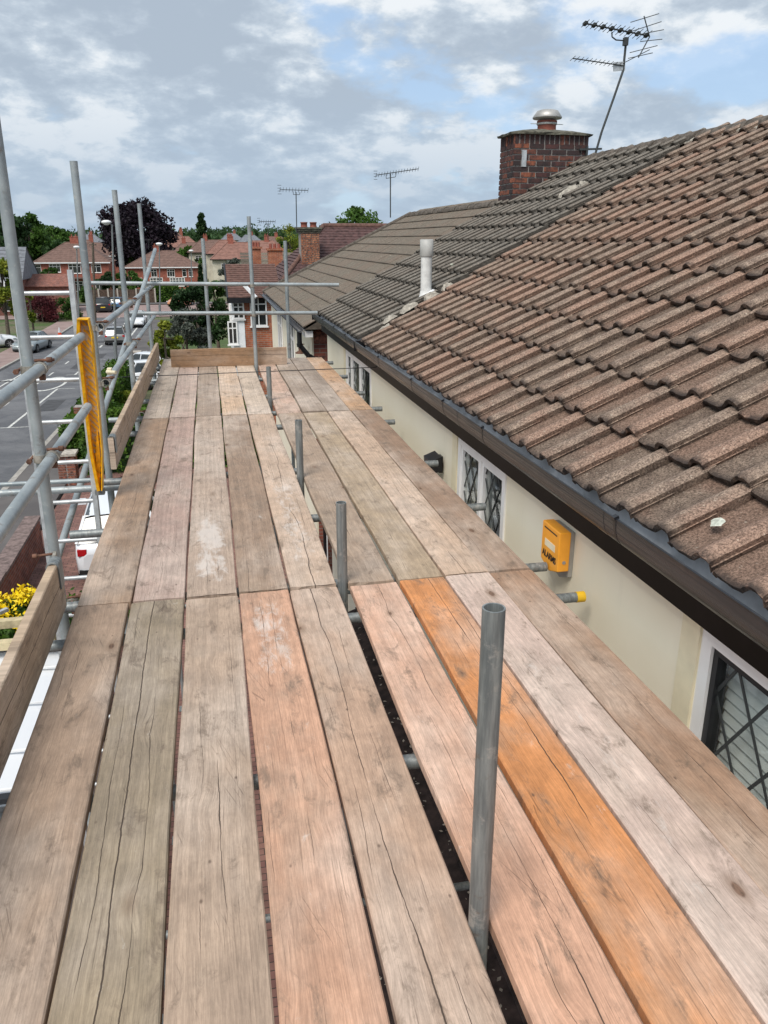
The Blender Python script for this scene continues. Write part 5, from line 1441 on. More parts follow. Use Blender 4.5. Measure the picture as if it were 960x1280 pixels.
tree('shrub', 'dark shadowed shrub on the left pavement edge behind the silver car', 'shrub', G((-15.6, 58, 0)), 1.9, 2.2, M['leaf_dark'], 2600, .11, 43, .05, 'bush', 16)
hedge('trimmed green hedge before the second red house', -7.4, -4.3, 118.0, 119.5, gz(119), 2.0, M['leaf_hedge'], 2500, .2, 44)
tree('shrub', 'dry green shrub beside the parked black car', 'shrub', G((-16.190,119.436,-6.600)), 2.4, 4.2, M['leaf_green'], 2000, .2, 45, .05, 'bush', 14)
tree('shrub', 'pink flowering shrub at the bend behind the second pole', 'shrub', G((-15.436,119.277,-6.600)), 1.3, 1.3, plain('pink_blossom', (.6, .25, .25), .8), 500, .12, 46, .05, 'bush', 8)
GT = [('leaf_green', 'mid green garden tree among the distant roofs'), ('leaf_dark', 'dark green garden tree among the distant roofs'), ('leaf_far', 'dull blue green garden tree among the distant roofs')]
for i in range(22):
    r = random.Random(i+500); gm, gl_ = GT[i % 3]; Y = r.uniform(170, 300); xx = Y*r.uniform(-.20, .10)
    if abs(xx/Y+.115) < .035 and Y < 200: xx += 14
    tree('garden_tree', gl_, 'tree', (xx, Y, gz(Y)), r.uniform(6, 9), r.uniform(6, 9.5), M[gm], 900, .45, 600+i, .1, 'round', 14, gl_.split(' garden')[0] + ' garden trees of the distant town')
# distant woodland on the skyline: nobody could count it
rng = np.random.default_rng(77); cs = []; rs = []
for i in range(620):
    y = 300 + 560*rng.random()**.8; x = rng.uniform(-.62, .95)*y - 20
    t_ = min(max((y-200)/500., 0), 1); z = -6.6+t_*t_*(6.5+3*math.sin(x*.006+.8)+(5 if x < -150 else 0))
    R_ = rng.uniform(4, 8.5); cs.append((x, y, z+R_*.55)); rs.append((R_, R_, R_*.8))
for i in range(260):
    y = 760 + 200*rng.random(); x = rng.uniform(-.62, .95)*y; t_ = 1
    z = -6.6+(6.5+3*math.sin(x*.006+.8)+(5 if x < -150 else 0)); R_ = rng.uniform(6, 12); cs.append((x, y, z+R_*.5)); rs.append((R_*1.4, R_, R_*.8))
wd_ = leafobj('woodland', leaves(60000, cs, rs, 1.5, rng), M['leaf_far'], None, (0, 500, -3))
stuff(wd_, 'band of distant green woodland along the skyline', 'woodland')

# ================================================================== HOUSES OF THE STREET
def hip_house(name, label, x0, x1, y0, y1, z0, ze, zr, wallm, roofm, hip=3.0, wins=(), chim=None, group=None, hipl=True, hipr=True, over=.35, courses=10, front='-y', gabled=False, band=None):
    t = thing(name, label, 'house', ((x0+x1)/2, (y0+y1)/2, z0), group)
    MB().box(x0, x1, y0, y1, z0-.3, ze).build('wall', M[wallm], t)
    X0, X1, Y0, Y1 = x0-over, x1+over, y0-over, y1+over; ym = (y0+y1)/2
    hl = hip if hipl else 0; hr = hip if hipr else 0
    rb = MB()
    # stepped tile courses on each slope
    for c in range(courses):
        f0, f1 = c/courses, (c+1)/courses; zA = ze+(zr-ze)*f0; zB = ze+(zr-ze)*f1; st = .03
        L0, L1 = X0+hl*f0, X0+hl*f1; R0_, R1 = X1-hr*f0, X1-hr*f1; A0, A1 = Y0+(ym-Y0)*f0, Y0+(ym-Y0)*f1; B0, B1 = Y1-(Y1-ym)*f0, Y1-(Y1-ym)*f1
        rb.add([(L0,A0,zA+st),(R0_,A0,zA+st),(R1,A1,zB),(L1,A1,zB),(L0,A0,zA-.04),(R0_,A0,zA-.04)], [(0,1,2,3),(4,5,1,0)])
        rb.add([(L0,B0,zA+st),(R0_,B0,zA+st),(R1,B1,zB),(L1,B1,zB)], [(3,2,1,0)])
        rb.add([(L0,A0,zA+st),(L0,B0,zA+st),(L1,B1,zB),(L1,A1,zB),(L0,A0,zA-.04),(L0,B0,zA-.04)], [(3,2,1,0),(0,1,5,4)])
        rb.add([(R0_,A0,zA+st),(R0_,B0,zA+st),(R1,B1,zB),(R1,A1,zB)], [(0,1,2,3)])
    rb.add([(X0,Y0,ze-.02),(X1,Y0,ze-.02),(X1,Y1,ze-.02),(X0,Y1,ze-.02)], [(0,3,2,1)])
    ro = rb.build('roof', M[roofm], t, fix=False)
    MB().bar((X0, Y0-.04, ze-.06), (X1, Y0-.04, ze-.06), .10, .16).build('gutter', M['white'] if 'red' in wallm or 'far' in wallm else M['black'], t)
    if hl or hr: MB().cyl((X0, Y0, ze), (X0+hl, ym, zr), .09, n=6).cyl((X1, Y0, ze), (X1-hr, ym, zr), .09, n=6).cyl((X0+hl, ym, zr), (X1-hr, ym, zr), .1, n=6).build('ridge_tiles', M[roofm], t)
    for (u, zc, w, h, bars) in wins:
        far_window(t, (x0+u, y0, zc), (1,0,0), (0,-1,0), w, h, bars)
    if chim:
        for (cx, cy, w, h) in (chim if isinstance(chim, list) else [chim]):
            c = MB().box(cx-w/2, cx+w/2, cy-.35, cy+.35, zr-1.6, zr+h).box(cx-w/2-.05, cx+w/2+.05, cy-.4, cy+.4, zr+h, zr+h+.1).build('chimney', M['brick_far'], t)
            for k in range(2): MB().cyl((cx-w/4+k*w/2, cy, zr+h+.1), (cx-w/4+k*w/2, cy, zr+h+.45), .12, .10, 8).build('chimney_pot', M['terracotta'], c)
    if band: MB().box(x0-.03, x1+.03, y0-.06, y0, band, band+.3).build('pale_band', M['white'], t)
    return t
# long red house at the left of the junction
A = (-26.820,142.000,-3.926); B = (-15.684,142.000,-4.020); g = gz(142)
zeA = (-21.233,142.000,-1.876)[2]; zrA = (-21.606,147.000,1.155)[2]
L2 = hip_house('detached_house', 'wide red brick house with hipped roof facing down the street, left of the beech', A[0], B[0], 142, 152, g, zeA, zrA, 'brick_far', 'roof_far', 4.5,
    [(0.35, zeA-1.05, .9, 1.5, 1), (2.9, zeA-.85, 1.7, 1.3, 3), (5.9, zeA-.95, 1.9, 1.5, 3), (9.2, zeA-.95, 1.5, 1.3, 2), (5.9, g+1.0, 2.0, 1.6, 3), (2.4, g+1.0, 1.4, 1.5, 2), (9.4, g+1.0, 1.2, 1.6, 2)], [(A[0]+5.6, 147, 1.3, .8)])
MB().box(A[0]-.3, A[0]+7.6, 140.7, 142, zeA-2.5, zeA-2.3).build('canopy', M['roof_far'], L2)
A = (-13.979,152.000,-4.434); B = (-1.402,152.000,-4.541); g = gz(150); zeB = (-8.163,152.000,-2.998)[2]; zrB = (-8.185,157.000,-0.316)[2]
L3 = hip_house('detached_house', 'red brick house with hipped roof straight ahead behind the lamp posts', A[0], B[0], 152, 162, g, zeB, zrB, 'brick_far', 'roof_far', 5.0,
    [(4.7, zeB-1.0, 1.0, 1.3, 2), (7.6, zeB-1.0, 1.3, 1.3, 3), (9.9, zeB-1.0, .7, 1.3, 1), (11.0, zeB-1.0, .7, 1.3, 1), (5.0, g+1.1, 2.2, 1.5, 4), (8.6, g+1.1, 2.6, 1.5, 5), (2.0, g+1.1, 1.2, 1.5, 2)], [(A[0]+5.2, 157, 1.1, .8)])
# white and slate gabled house on the left
g = gz(100)
A = (-25.042,100.000,-0.985); B = (-20.566,100.000,-1.010); zeC = (-21.139,100.000,-2.724)[2]; zrC = (-20.654,100.000,0.773)[2]
L1 = thing('gabled_house', 'dark brick house with white bay windows and slate gables at the left edge', 'house', (A[0]+3, 104, g))
MB().box(A[0], B[0]-.3, 100, 110, g-.3, zeC).build('wall', M['brick_dark'], L1)
rb = MB(); xa, xb_ = A[0]-.3, B[0]+.2
for c in range(9):
    f0, f1 = c/9, (c+1)/9
    rb.add([(xa, 99.6+4.4*f0, zeC+(zrC-zeC)*f0+.03), (xb_, 99.6+4.4*f0, zeC+(zrC-zeC)*f0+.03), (xb_, 99.6+4.4*f1, zeC+(zrC-zeC)*f1), (xa, 99.6+4.4*f1, zeC+(zrC-zeC)*f1)], [(0,1,2,3)])
rb.add([(xa,99.6,zeC-.05),(xb_,99.6,zeC-.05),(xb_,99.6,zeC+.03),(xa,99.6,zeC+.03)], [(0,1,2,3)])
rb.add([(xa,110,zeC),(xb_,110,zeC),(xb_,104,zrC),(xa,104,zrC)], [(3,2,1,0)])
rb.add([(xb_-.1,99.6,zeC),(xb_-.1,110,zeC),(xb_-.1,104,zrC)], [(0,1,2)])
rb.build('roof', M['roof_slate'], L1, fix=False)
def gab(x, w, y, zl, zt_, par):
    MB().prism([(x-w/2, y, zl), (x+w/2, y, zl), (x, y, zt_)], (0, 3, 0)).build('gable_face', M['white'], par)
    b = MB(); b.bar((x-w/2-.2, y-.05, zl-.1), (x, y-.05, zt_+.1), .12, .28).bar((x+w/2+.2, y-.05, zl-.1), (x, y-.05, zt_+.1), .12, .28); b.build('bargeboard', M['black'], par)
    for sg in (-1, 1): MB().add([(x+sg*(w/2+.25), y-.1, zl-.1), (x, y-.1, zt_+.15), (x, y+4.5, zt_+.15), (x+sg*(w/2+.25), y+4.5, zl-.1)], [(0,1,2,3)]).build('gable_roof', M['roof_far'], par)
gab(B[0]-5.2, 3.6, 98.9, zeC, zrC+.3, L1)
MB().box(B[0]-4.0, B[0]-.5, 99.0, 100, zeC-1.9, zeC-.02).build('bay', M['white'], L1)
for k in range(3): far_window(L1, (B[0]-3.45+1.15*k, 99.0, zeC-.95), (1,0,0), (0,-1,0), 1.0, 1.45, 2)
far_window(L1, (B[0]-1.6, 100, g+1.1), (1,0,0), (0,-1,0), 1.3, 1.2, 2); far_window(L1, (B[0]-5.6, 100, g+1.1), (1,0,0), (0,-1,0), 2.0, 1.3, 3)
MB().box(B[0]-.3, B[0]+4.4, 103, 109, g-.3, g+3.0).prism([(B[0]-.3,102.7,g+3.0),(B[0]+4.6,102.7,g+3.0),(B[0]+4.6,106,g+4.3),(B[0]-.3,106,g+4.3)], (0,.1,-.1)).build('side_extension', M['brick_dark'], L1)

# houses of the town behind
town = [(98,300,112,190,'roof_far','far house with dull brown roof just right of the second pole'),
        (118,303,40,185,'roof_far','brown roofed far house left of the copper beech'),
        (222,296,70,215,'roof_red','pinkish brown roofed house right of the copper beech'),
        (241,303,60,200,'roof_far','pale walled house with brown roof behind the street lamp'),
        (262,300,80,190,'roof_far','long brown roofed house below the lone conifer'),
        (214,291,60,260,'roof_far','grey brown roof of a distant house beyond the beech'),
        (290,292,70,330,'roof_slate','slate roofed distant house right of the conifer'),
        (300,303,60,140,'roof_red','bright red roofed house behind the hedge trees'),
        (284,300,60,170,'roof_red','pale cream house with red roof left of the tallest end pole'),
        (330,301,60,165,'roof_red','small red roofed house behind the chimneys'),
        (110,294,60,300,'roof_slate','grey roofed house on the far slope left of the beech'),
        (88,296,60,280,'roof_far','brown roofed house on the far slope above the long red house'),
        (313,294,50,300,'roof_slate','grey roofed far house between end poles'),
        (345,296,50,250,'roof_far','brown roofed far house beside the birch')]
for i, (u, v, wpx, Y, rm_, lab) in enumerate(town):
    r = random.Random(i*7+1)
    ps = math.radians(11.922); ang = math.atan((u-480)/1056.0) + ps
    x = Y*math.tan(ang); w = r.uniform(8, 10.5); z = -6.6
    zr_ = 1.53 + (300-v)*.947/1000*Y/math.cos(ang-ps)*1.0 
    ze_ = zr_ - 2.6
    hip_house('far_house', lab, x-w/2, x+w/2, Y, Y+8, min(-6.6, ze_-4.5), ze_, zr_, 'pale_wall' if i not in (1, 5, 10) else 'brick_far', rm_, 3.0, [(2.0, ze_-1.3, 1.3, 1.2, 2), (w-2.2, ze_-1.3, 1.3, 1.2, 2)], (x+r.uniform(-3, 3), Y+4, .9, .9), 'houses of the town beyond the junction', courses=5)

# ---- maroon roofed brick house with chimney
g = gz(36)
y_e = 33.0; zR = (6.020,38.200,2.115)[2]; xL = (5.251,38.200,2.113)[0]; pe = (2.363,33.000,-0.633)
hD = thing('brick_house', 'red brick house with maroon plain tile roof and tall chimney beyond the hipped roof', 'house', (6, 38, g))
zE = pe[2]; xE_ = pe[0]
rb = MB(); NCD = 24
for c in range(NCD):
    f0, f1 = c/NCD, (c+1)/NCD; st = .03; zA, zB = zE+(zR-zE)*f0, zE+(zR-zE)*f1; yA, yB = y_e+(38.2-y_e)*f0, y_e+(38.2-y_e)*f1; lA, lB = xE_+(xL-xE_)*f0, xE_+(xL-xE_)*f1
    rb.add([(lA,yA,zA+st),(14,yA,zA+st),(14,yB,zB),(lB,yB,zB),(lA,yA,zA-.03),(14,yA,zA-.03)], [(0,1,2,3),(4,5,1,0)])
    yC, yD_ = 43.4-(43.4-38.2)*f0, 43.4-(43.4-38.2)*f1
    rb.add([(lA,yA,zA+st),(lA,yC,zA+st),(lB,yD_,zB),(lB,yB,zB)], [(3,2,1,0)]); rb.add([(lA,yC,zA),(14,yC,zA),(14,yD_,zB),(lB,yD_,zB)], [(3,2,1,0)])
stuff(rb.build('roof', M['roof_maroon'], hD, fix=False))
MB().cyl((xL, 38.2, zR+.02), (14, 38.2, zR+.02), .12, n=8).cyl((xE_, y_e, zE+.03), (xL, 38.2, zR+.03), .10, n=8).build('ridge_tiles', M['roof_brownred'], hD)
MB().box(xE_+.3, 13.8, y_e+.35, 43, g-.3, zE).build('wall', M['brick_red'], hD)
# chimney with real brick courses
c0 = (3.887,35.200,0.574); c1 = (4.666,35.200,0.569); zt_ = (4.300,35.200,1.971)[2]; zb_ = zE+.6
chD = MB().box(c0[0]+.015, c1[0]-.015, 35.215, 36.2, zb_-1, zt_).build('chimney', M['mortar_dark'], hD)
bd = brick_mesh(.2185, .1, .066, M['brick_orange']); bh = brick_mesh(.103, .1, .066, M['brick_orange'])
brick_face(chD, (c0[0], 35.2, 0), (1,0,0), c1[0]-c0[0], zb_, zt_-.16, bd, bh)
cm = MB(); 
for k in range(3): cm.box(c0[0]-.04*(k+1), c1[0]+.04*(k+1), 35.2-.04*(k+1), 36.2+.04*(k+1), zt_-.16+.075*k+.002, zt_-.16+.075*(k+1))
cm.build('chimney_cap', M['flaunching'], chD)
for k in range(2):
    xx = c0[0]+(c1[0]-c0[0])*(.25+.5*k); MB().lathe((xx, 35.6, zt_+.06), [(.15, 0), (.14, .03), (.13, .15), (.15, .16), (.15, .21)], 14).build('chimney_pot', M['terracotta'], chD)
# ---- wing with brown roof, white rendered bay and brick wall with sash window
yw = 31.0
wl = (0.667,31.000,-0.481); wr = (2.635,31.000,-0.507); ztop = (1.269,33.600,0.631)[2]; zev = (1.105,31.000,-0.458)[2]
hE = thing('gabled_house', 'white rendered and brick house with sash window left of the hipped roof', 'house', ((wl[0]+wr[0])/2, yw+2, g))
rb = MB()
for c in range(16):
    f0, f1 = c/16, (c+1)/16; zA, zB = zev+(ztop-zev)*f0, zev+(ztop-zev)*f1; yA, yB = yw-.3+2.9*f0, yw-.3+2.9*f1; st = .025
    rb.add([(wl[0],yA,zA+st),(wr[0],yA,zA+st),(wr[0],yB,zB),(wl[0],yB,zB),(wl[0],yA,zA-.02),(wr[0],yA,zA-.02)], [(0,1,2,3),(4,5,1,0)])
    yC, yD_ = yw+5.5-2.9*f0, yw+5.5-2.9*f1
    rb.add([(wl[0],yC,zA),(wr[0],yC,zA),(wr[0],yD_,zB),(wl[0],yD_,zB)], [(3,2,1,0)])
stuff(rb.build('roof', M['roof_brownred'], hE, fix=False))
w0 = (1.219,31.000,-1.298)[0]
MB().box(w0, wr[0]+.6, yw+.05, yw+5.2, g-.3, zev).build('brick_wall', M['brick_red'], hE)
MB().box(wl[0]+.12, w0-.002, yw+.02, yw+5.2, g-.3, zev).prism([(wl[0]+.12, yw+.02, zev), (wl[0]+.12, yw+5.2, zev), (wl[0]+.12, yw+2.6, ztop-.15)], (.1,0,0)).build('rendered_wall', M['white'], hE)
MB().box(wl[0]-.02, w0+.5, yw-.36, yw-.29, zev-.20, zev-.01).bar((wl[0]-.02, yw-.3, zev-.1), (wl[0]-.02, yw+2.6, ztop-.05), .05, .22).build('bargeboard', M['black'], hE)
wc = (1.756,31.040,-0.961); far_window(hE, wc, (1,0,0), (0,-1,0), .62, 1.15, 2, .07)
wc = (1.019,31.020,-0.947); far_window(hE, wc, (1,0,0), (0,-1,0), .42, .62, 2, .09)
wc = (0.765,31.020,-1.759); far_window(hE, wc, (1,0,0), (0,-1,0), .36, .85, 2, .06)
far_window(hE, (wl[0]+.12, yw+1.2, zev-.9), (0,1,0), (-1,0,0), .9, 1.1, 2); far_window(hE, (wl[0]+.12, yw+3.4, zev-.9), (0,1,0), (-1,0,0), .9, 1.1, 2)
far_window(hE, (wl[0]+.12, yw+1.6, zev-3.3), (0,1,0), (-1,0,0), 1.2, 1.3, 2)
MB().bar((1.227,30.500,0.021), (1.645,30.200,-0.442), .10, .10).build('white_bargeboard', M['white'], hE)
# two chimney stacks and the small roof behind the wing
hF = thing('far_terrace', 'tiled roof with two brick chimney stacks behind the white gabled house', 'house', (3.5, 58, gz(58)))
a = (2.554,56.000,0.432); b_ = (5.930,56.000,0.418); zt1 = (4.396,58.000,0.699)[2]
MB().box(a[0], b_[0]+2, 56, 62, gz(56), a[2]-1.0).build('wall', M['brick_far'], hF)
rb = MB()
for c in range(8):
    f0, f1 = c/8, (c+1)/8; zA, zB = a[2]-1.2+(zt1-a[2]+1.2)*f0, a[2]-1.2+(zt1-a[2]+1.2)*f1
    rb.add([(a[0]-.3,55.7+3.3*f0,zA+.04),(b_[0]+2,55.7+3.3*f0,zA+.04),(b_[0]+2,55.7+3.3*f1,zB),(a[0]-.3,55.7+3.3*f1,zB)], [(0,1,2,3)])
rb.build('roof', M['tile_flat'], hF, fix=False)
for (p0, p1) in (((2.820,54.500,0.067), (3.428,54.500,0.995)), ((3.823,53.500,0.088), (4.717,53.500,0.906))):
    c = MB().box(p0[0], p1[0], p0[1], p0[1]+.8, p0[2]-1.2, p1[2]).box(p0[0]-.08, p1[0]+.08, p0[1]-.08, p0[1]+.88, p1[2], p1[2]+.12).build('chimney', M['brick_red'], hF)
    for k in range(3):
        xx = p0[0]+(p1[0]-p0[0])*(.2+.3*k); MB().cyl((xx, p0[1]+.4, p1[2]+.12), (xx, p0[1]+.4, p1[2]+.40), .10, .09, 8).build('chimney_pot', M['terracotta'], c)

# ---- aerials on the houses behind
def aerial(label, base, top, boom_l, boom_r, n=14, rad=.02, elh=.12, refl=False, hang=True):
    t = thing('television_aerial', label, 'aerial', tuple(base))
    MB().cyl(base, top, rad, n=6).build('mast', M['lead'], t)
    b = MB().cyl(boom_l, boom_r, rad*.7, n=6); e = MB(); L = Vector(boom_l); R_ = Vector(boom_r)
    for i in range(n):
        p = L.lerp(R_, i/(n-1)); s_ = Vector((.1, -.5, .85)).normalized() if hang else Vector((0,1,0)); e.cyl(p-s_*elh, p+s_*elh, rad*.35, n=4)
    b.build('boom', M['lead'], t); 
    if refl:
        for k in range(4): p = L + Vector((0,0,(k-1.5)*elh*1.1)); e.cyl(p-Vector((elh,0,0)), p+Vector((elh*.6,0,0)), rad*.35, n=4)
    e.build('elements', M['lead'], t)
    bb = MB(); T = Vector(top); d = (R_-L).normalized(); w = (R_-L).length
    bb.tube([T+d*w*-.10+Vector((0,0,rad*1)), T+d*w*-.10-Vector((0,0,.10)), T+d*w*.12-Vector((0,0,.10)), T+d*w*.14+Vector((0,0,.0))], rad*.5, 5); bb.build('boom_bracket', M['lead'], t)
    return t
aerial('aerial with a spiky boom on a straight mast above the hipped roof', (4.818,22.000,2.090), (4.815,22.000,3.164), (4.433,22.000,3.120), (5.563,22.000,3.291), 16, .016, .06, True)
aerial('small aerial on a thin mast above the brick chimney', (3.759,35.500,1.784), (3.783,35.500,3.406), (3.128,35.500,3.490), (4.282,35.500,3.473), 10, .022, .10, True)
aerial('faint aerial low over the roofs between the end poles', (3.875,54.000,1.530), (3.922,54.000,2.533), (3.376,54.000,2.626), (4.378,54.000,2.630), 8, .03, .12, True)
aerial('thin aerial on the chimney of the far red house', (-10.117,157.000,-0.106), (-9.955,157.000,1.666), (-10.660,157.000,1.530), (-9.275,157.000,1.530), 5, .04, .3)

# ================================================================== STREET FURNITURE AND CARS
def street_lamp(label, top, base, hd=1.0, arm=.0):
    t = thing('street_lamp', label, 'street lamp', tuple(base)); b = Vector(base); tp = Vector(top)
    MB().cyl(b, tp, .09, .055, 10).cyl(b, b+Vector((0,0,1.2)), .13, .11, 10).build('post', M['galv_dark'], t)
    if arm: MB().tube([tp, tp+Vector((-arm*.5,0,.12)), tp+Vector((-arm,0,.12))], .035, 6).build('arm', M['galv_dark'], t)
    h = tp+Vector((-arm, 0, .10)); s = hd
    MB().lathe((h.x, h.y, h.z), [(.10*s, -.12*s), (.26*s, -.02*s), (.34*s, .05*s), (.30*s, .14*s), (.12*s, .20*s)], 14).build('lantern', M['white'], t)
    return t
def G2(p): return (p[0], p[1], gz(p[1]))
street_lamp('street lamp behind the second pole with white lantern', (-13.125,92.000,0.666), G2((-13.776,92.000,-4.877)), 1.0)
street_lamp('street lamp at the bend with a white lantern over the second red house', (-5.042,96.000,0.946), G2((-5.588,96.000,-5.289)), 1.1)
street_lamp('farther street lamp with a white lantern by the pale house', (-2.071,120.000,-0.050), G2((-2.518,120.000,-5.964)), 1.0)
street_lamp('tall street lamp with a long white head beside the third pole', (-6.122,60.000,2.503), G2((-6.778,60.000,-3.768)), 1.0, .35)
pole = thing('telegraph_pole', 'brown wooden telegraph pole rising beside the parked black car', 'telegraph pole', G2((-11.866,90.000,-4.440)))
MB().cyl(G2((-11.866,90.000,-4.440)), (-11.225,90.000,1.299), .15, .11, 10).build('post', M['bark'], pole); MB().box(*[q for q in ((-11.251,90.000,1.068)[0]-.35, (-11.251,90.000,1.068)[0]+.35, 89.95, 90.05, (-11.251,90.000,1.068)[2]-.06, (-11.251,90.000,1.068)[2]+.06)]).build('crossarm', M['bark'], pole)

def car(name, label, loc, ang, paint, L=3.9, W_=1.72, H=1.48, kind='hatch', group=None):
    """forward is local +y"""
    t = thing(name, label, 'car', tuple(loc), group); t['_org'] = (0,0,0)
    hw = W_/2; r = .31
    st = {'hatch': [(-.5,.50,.80,.30),(-.492,.60,.90,.22),(-.46,.66,.97,.20),(-.36,.66,1,.18),(-.1,.64,1,.17),(.15,.63,1,.17),(.26,.615,.99,.18),(.38,.56,.96,.20),(.46,.50,.90,.20),(.49,.42,.82,.22),(.5,.34,.74,.28)],
          'saloon': [(-.5,.48,.80,.30),(-.49,.60,.90,.24),(-.40,.64,.97,.20),(-.25,.63,1,.18),(0,.62,1,.17),(.2,.61,1,.17),(.3,.59,.99,.18),(.42,.54,.96,.20),(.48,.47,.88,.22),(.5,.36,.78,.28)],
          'suv': [(-.5,.50,.84,.30),(-.49,.62,.93,.26),(-.45,.64,.98,.24),(-.3,.63,1,.22),(.1,.62,1,.22),(.28,.61,1,.22),(.40,.57,.97,.24),(.48,.50,.92,.26),(.5,.38,.84,.30)]}[kind]
    b = MB(); k = 9; vs = []
    for f, zt_, wf, zb_ in st:
        y = f*L; w = hw*wf; z = zt_*H
        vs += [(w*.86, y, zb_), (w*.985, y, zb_+.10), (w, y, .55*z+.1), (w*.965, y, z-.06), (w*.86, y, z)]
        vs += [(0, y, z+.025)]
        vs += [(-w*.86, y, z), (-w*.965, y, z-.06), (-w, y, .55*z+.1), (-w*.985, y, zb_+.10), (-w*.86, y, zb_)]
    k = 11; n = len(st)
    b.add(vs, [(i*k+j, (i+1)*k+j, (i+1)*k+(j+1) % k, i*k+(j+1) % k) for i in range(n-1) for j in range(k)], True)
    b.add(vs[:k], [tuple(range(k))]); b.add(vs[-k:], [tuple(range(k))[::-1]])
    body = b.build('body', M[paint], t)
    bl = {'hatch': (-.475,.20,-.39,.02), 'saloon': (-.36,.22,-.22,.04), 'suv': (-.48,.20,-.43,.03)}[kind]
    zb1 = .64*H; w1, w2 = hw*.90, hw*.70
    def cab(z0, z1, ya0, yb0, ya1, yb1, wa, wb, mb):
        pts = []
        for z, ya, yb, w in ((z0, ya0, yb0, wa), ((z0*.35+z1*.65), ya0+(ya1-ya0)*.6, yb0+(yb1-yb0)*.62, wa+(wb-wa)*.55), (z1, ya1, yb1, wb)):
            pts += [(-w, ya, z), (-w*.0, ya-.04, z), (w, ya, z), (w, (ya+yb)/2, z), (w, yb, z), (0, yb+.06, z), (-w, yb, z), (-w, (ya+yb)/2, z)]
        mb.add(pts, [(i*8+j, i*8+(j+1) % 8, (i+1)*8+(j+1) % 8, (i+1)*8+j) for i in range(2) for j in range(8)] + [tuple(range(16, 24))], False)
    g_ = MB(); cab(zb1, H*.965, bl[0]*L, bl[1]*L, bl[2]*L, bl[3]*L, w1, w2, g_); g_.build('windows', M['glass'], t)
    rf_ = MB(); n2 = 6; vs = []
    for i in range(n2+1):
        q = i/n2; y = (bl[2]*L-.06)+((bl[3]-bl[2])*L+.14)*q; zc = H*.965+.035*math.sin(math.pi*min(max(q, .08), .92))
        vs += [(-w2*1.04, y, H*.945), (-w2*.8, y, zc), (0, y, zc+.015), (w2*.8, y, zc), (w2*1.04, y, H*.945)]
    rf_.add(vs, [(i*5+j, (i+1)*5+j, (i+1)*5+j+1, i*5+j+1) for i in range(n2) for j in range(4)], True)
    rf_.build('roof', M[paint], t, fix=False)
    for sg in (-1, 1):
        for (ya, yb) in ((bl[0], bl[2]), (bl[1], bl[3])): MB().bar((sg*(w1+.004), ya*L, zb1), (sg*(w2+.01), yb*L, H*.955), .06, .05).build('pillar', M[paint], t)
        MB().bar((sg*(w1+.006), -.09*L, zb1), (sg*(w2+.012), -.10*L, H*.955), .05, .06).build('pillar', M[paint], t)
    for sg in (-1, 1):
        for yy in (-.32*L, .32*L):
            MB().cyl((sg*(hw-.20), yy, r+.01), (sg*(hw+.004), yy, r+.01), r+.055, n=20).build('wheel_arch', M['rubber'], t)
            wh = MB().cyl((sg*(hw-.19), yy, r), (sg*(hw+.012), yy, r), r, n=20).build('wheel', M['rubber'], t)
            rm_ = MB().cyl((sg*(hw+.008), yy, r), (sg*(hw+.018), yy, r), r*.30, n=10)
            for q in range(6):
                a_ = q*math.pi/3; rm_.bar((sg*(hw+.016), yy, r), (sg*(hw+.016), yy+math.cos(a_)*r*.66, r+math.sin(a_)*r*.66), .05, .01, (sg,0,0))
            rm_.build('rim', M['rim'], wh)
        MB().obox((sg*hw*.80, .478*L, .44*H), (hw*.17,0,0), (0,.06,-.0), (0,.01,.055)).build('headlight', M['lamp_clear'], t)
        MB().obox((sg*hw*.80, -.492*L, .53*H), (hw*.10,0,0), (0,.03,0), (0,0,.07 if kind != 'saloon' else .05)).build('tail_light', M['lamp_red'], t)
        MB().obox((sg*(hw+.09), .17*L, .68*H), (.10,0,0), (0,.045,0), (0,0,.065)).build('door_mirror', M[paint], t)
    MB().box(-hw*.9, hw*.9, -.508*L, -.485*L, .24, .42).build('bumper', M['rubber'], t); MB().box(-hw*.8, hw*.8, .488*L, .505*L, .22, .36).build('bumper', M['rubber'], t)
    MB().box(-.26, .26, -.512*L, -.497*L, .58, .69).build('rear_plate', M['plate_y'], t); MB().box(-.26, .26, .497*L, .513*L, .36, .47).build('front_plate', M['plate_w'], t)
    t.rotation_euler = (0, 0, ang)
    return t
ca = G((-7.762,69.030,-6.599)); car('parked_car', 'grey hatchback seen from behind with yellow rear plate, driving up the street', G((ca[0], ca[1]+1.9, 0)), math.radians(1), 'car_grey', 3.75, 1.70, 1.42)
ca = G((-7.063,82.937,-6.600)); car('parked_car', 'white hatchback parked on the right of the street beyond the guard rails', G((ca[0]-.2, ca[1]+2.0, 0)), math.radians(180), 'car_white', 4.1, 1.78, 1.45)
ca = G((-13.206,66.040,-6.583)); car('parked_car', 'silver saloon parked at the left kerb behind the first pole', G((ca[0]-.5, ca[1]+1.2, 0)), math.radians(180-8), 'car_silver', 4.4, 1.75, 1.42, 'saloon')
car('parked_car', 'white hatchback on the drive behind the first pole, in front of the dark red shrub', G((-17.4, 70.0, 0)), math.radians(-70), 'car_white', 4.1, 1.78, 1.5)
car('parked_car', 'white car mostly hidden at the left edge beside the yellow green tree', G((-20.5, 66.5, 0)), math.radians(-80), 'car_white', 4.1, 1.78, 1.5)
ca = G((-12.481,101.676,-6.600)); car('parked_car', 'black tall car seen from behind right of the second pole', G((ca[0], ca[1]+2, 0)), math.radians(4), 'car_black', 4.4, 1.85, 1.75, 'suv')
ca = G((-11.169,104.871,-6.600)); car('parked_car', 'blue car parked beside the black one near the junction', G((ca[0], ca[1]+2, 0)), math.radians(-8), 'car_blue', 4.2, 1.78, 1.5)
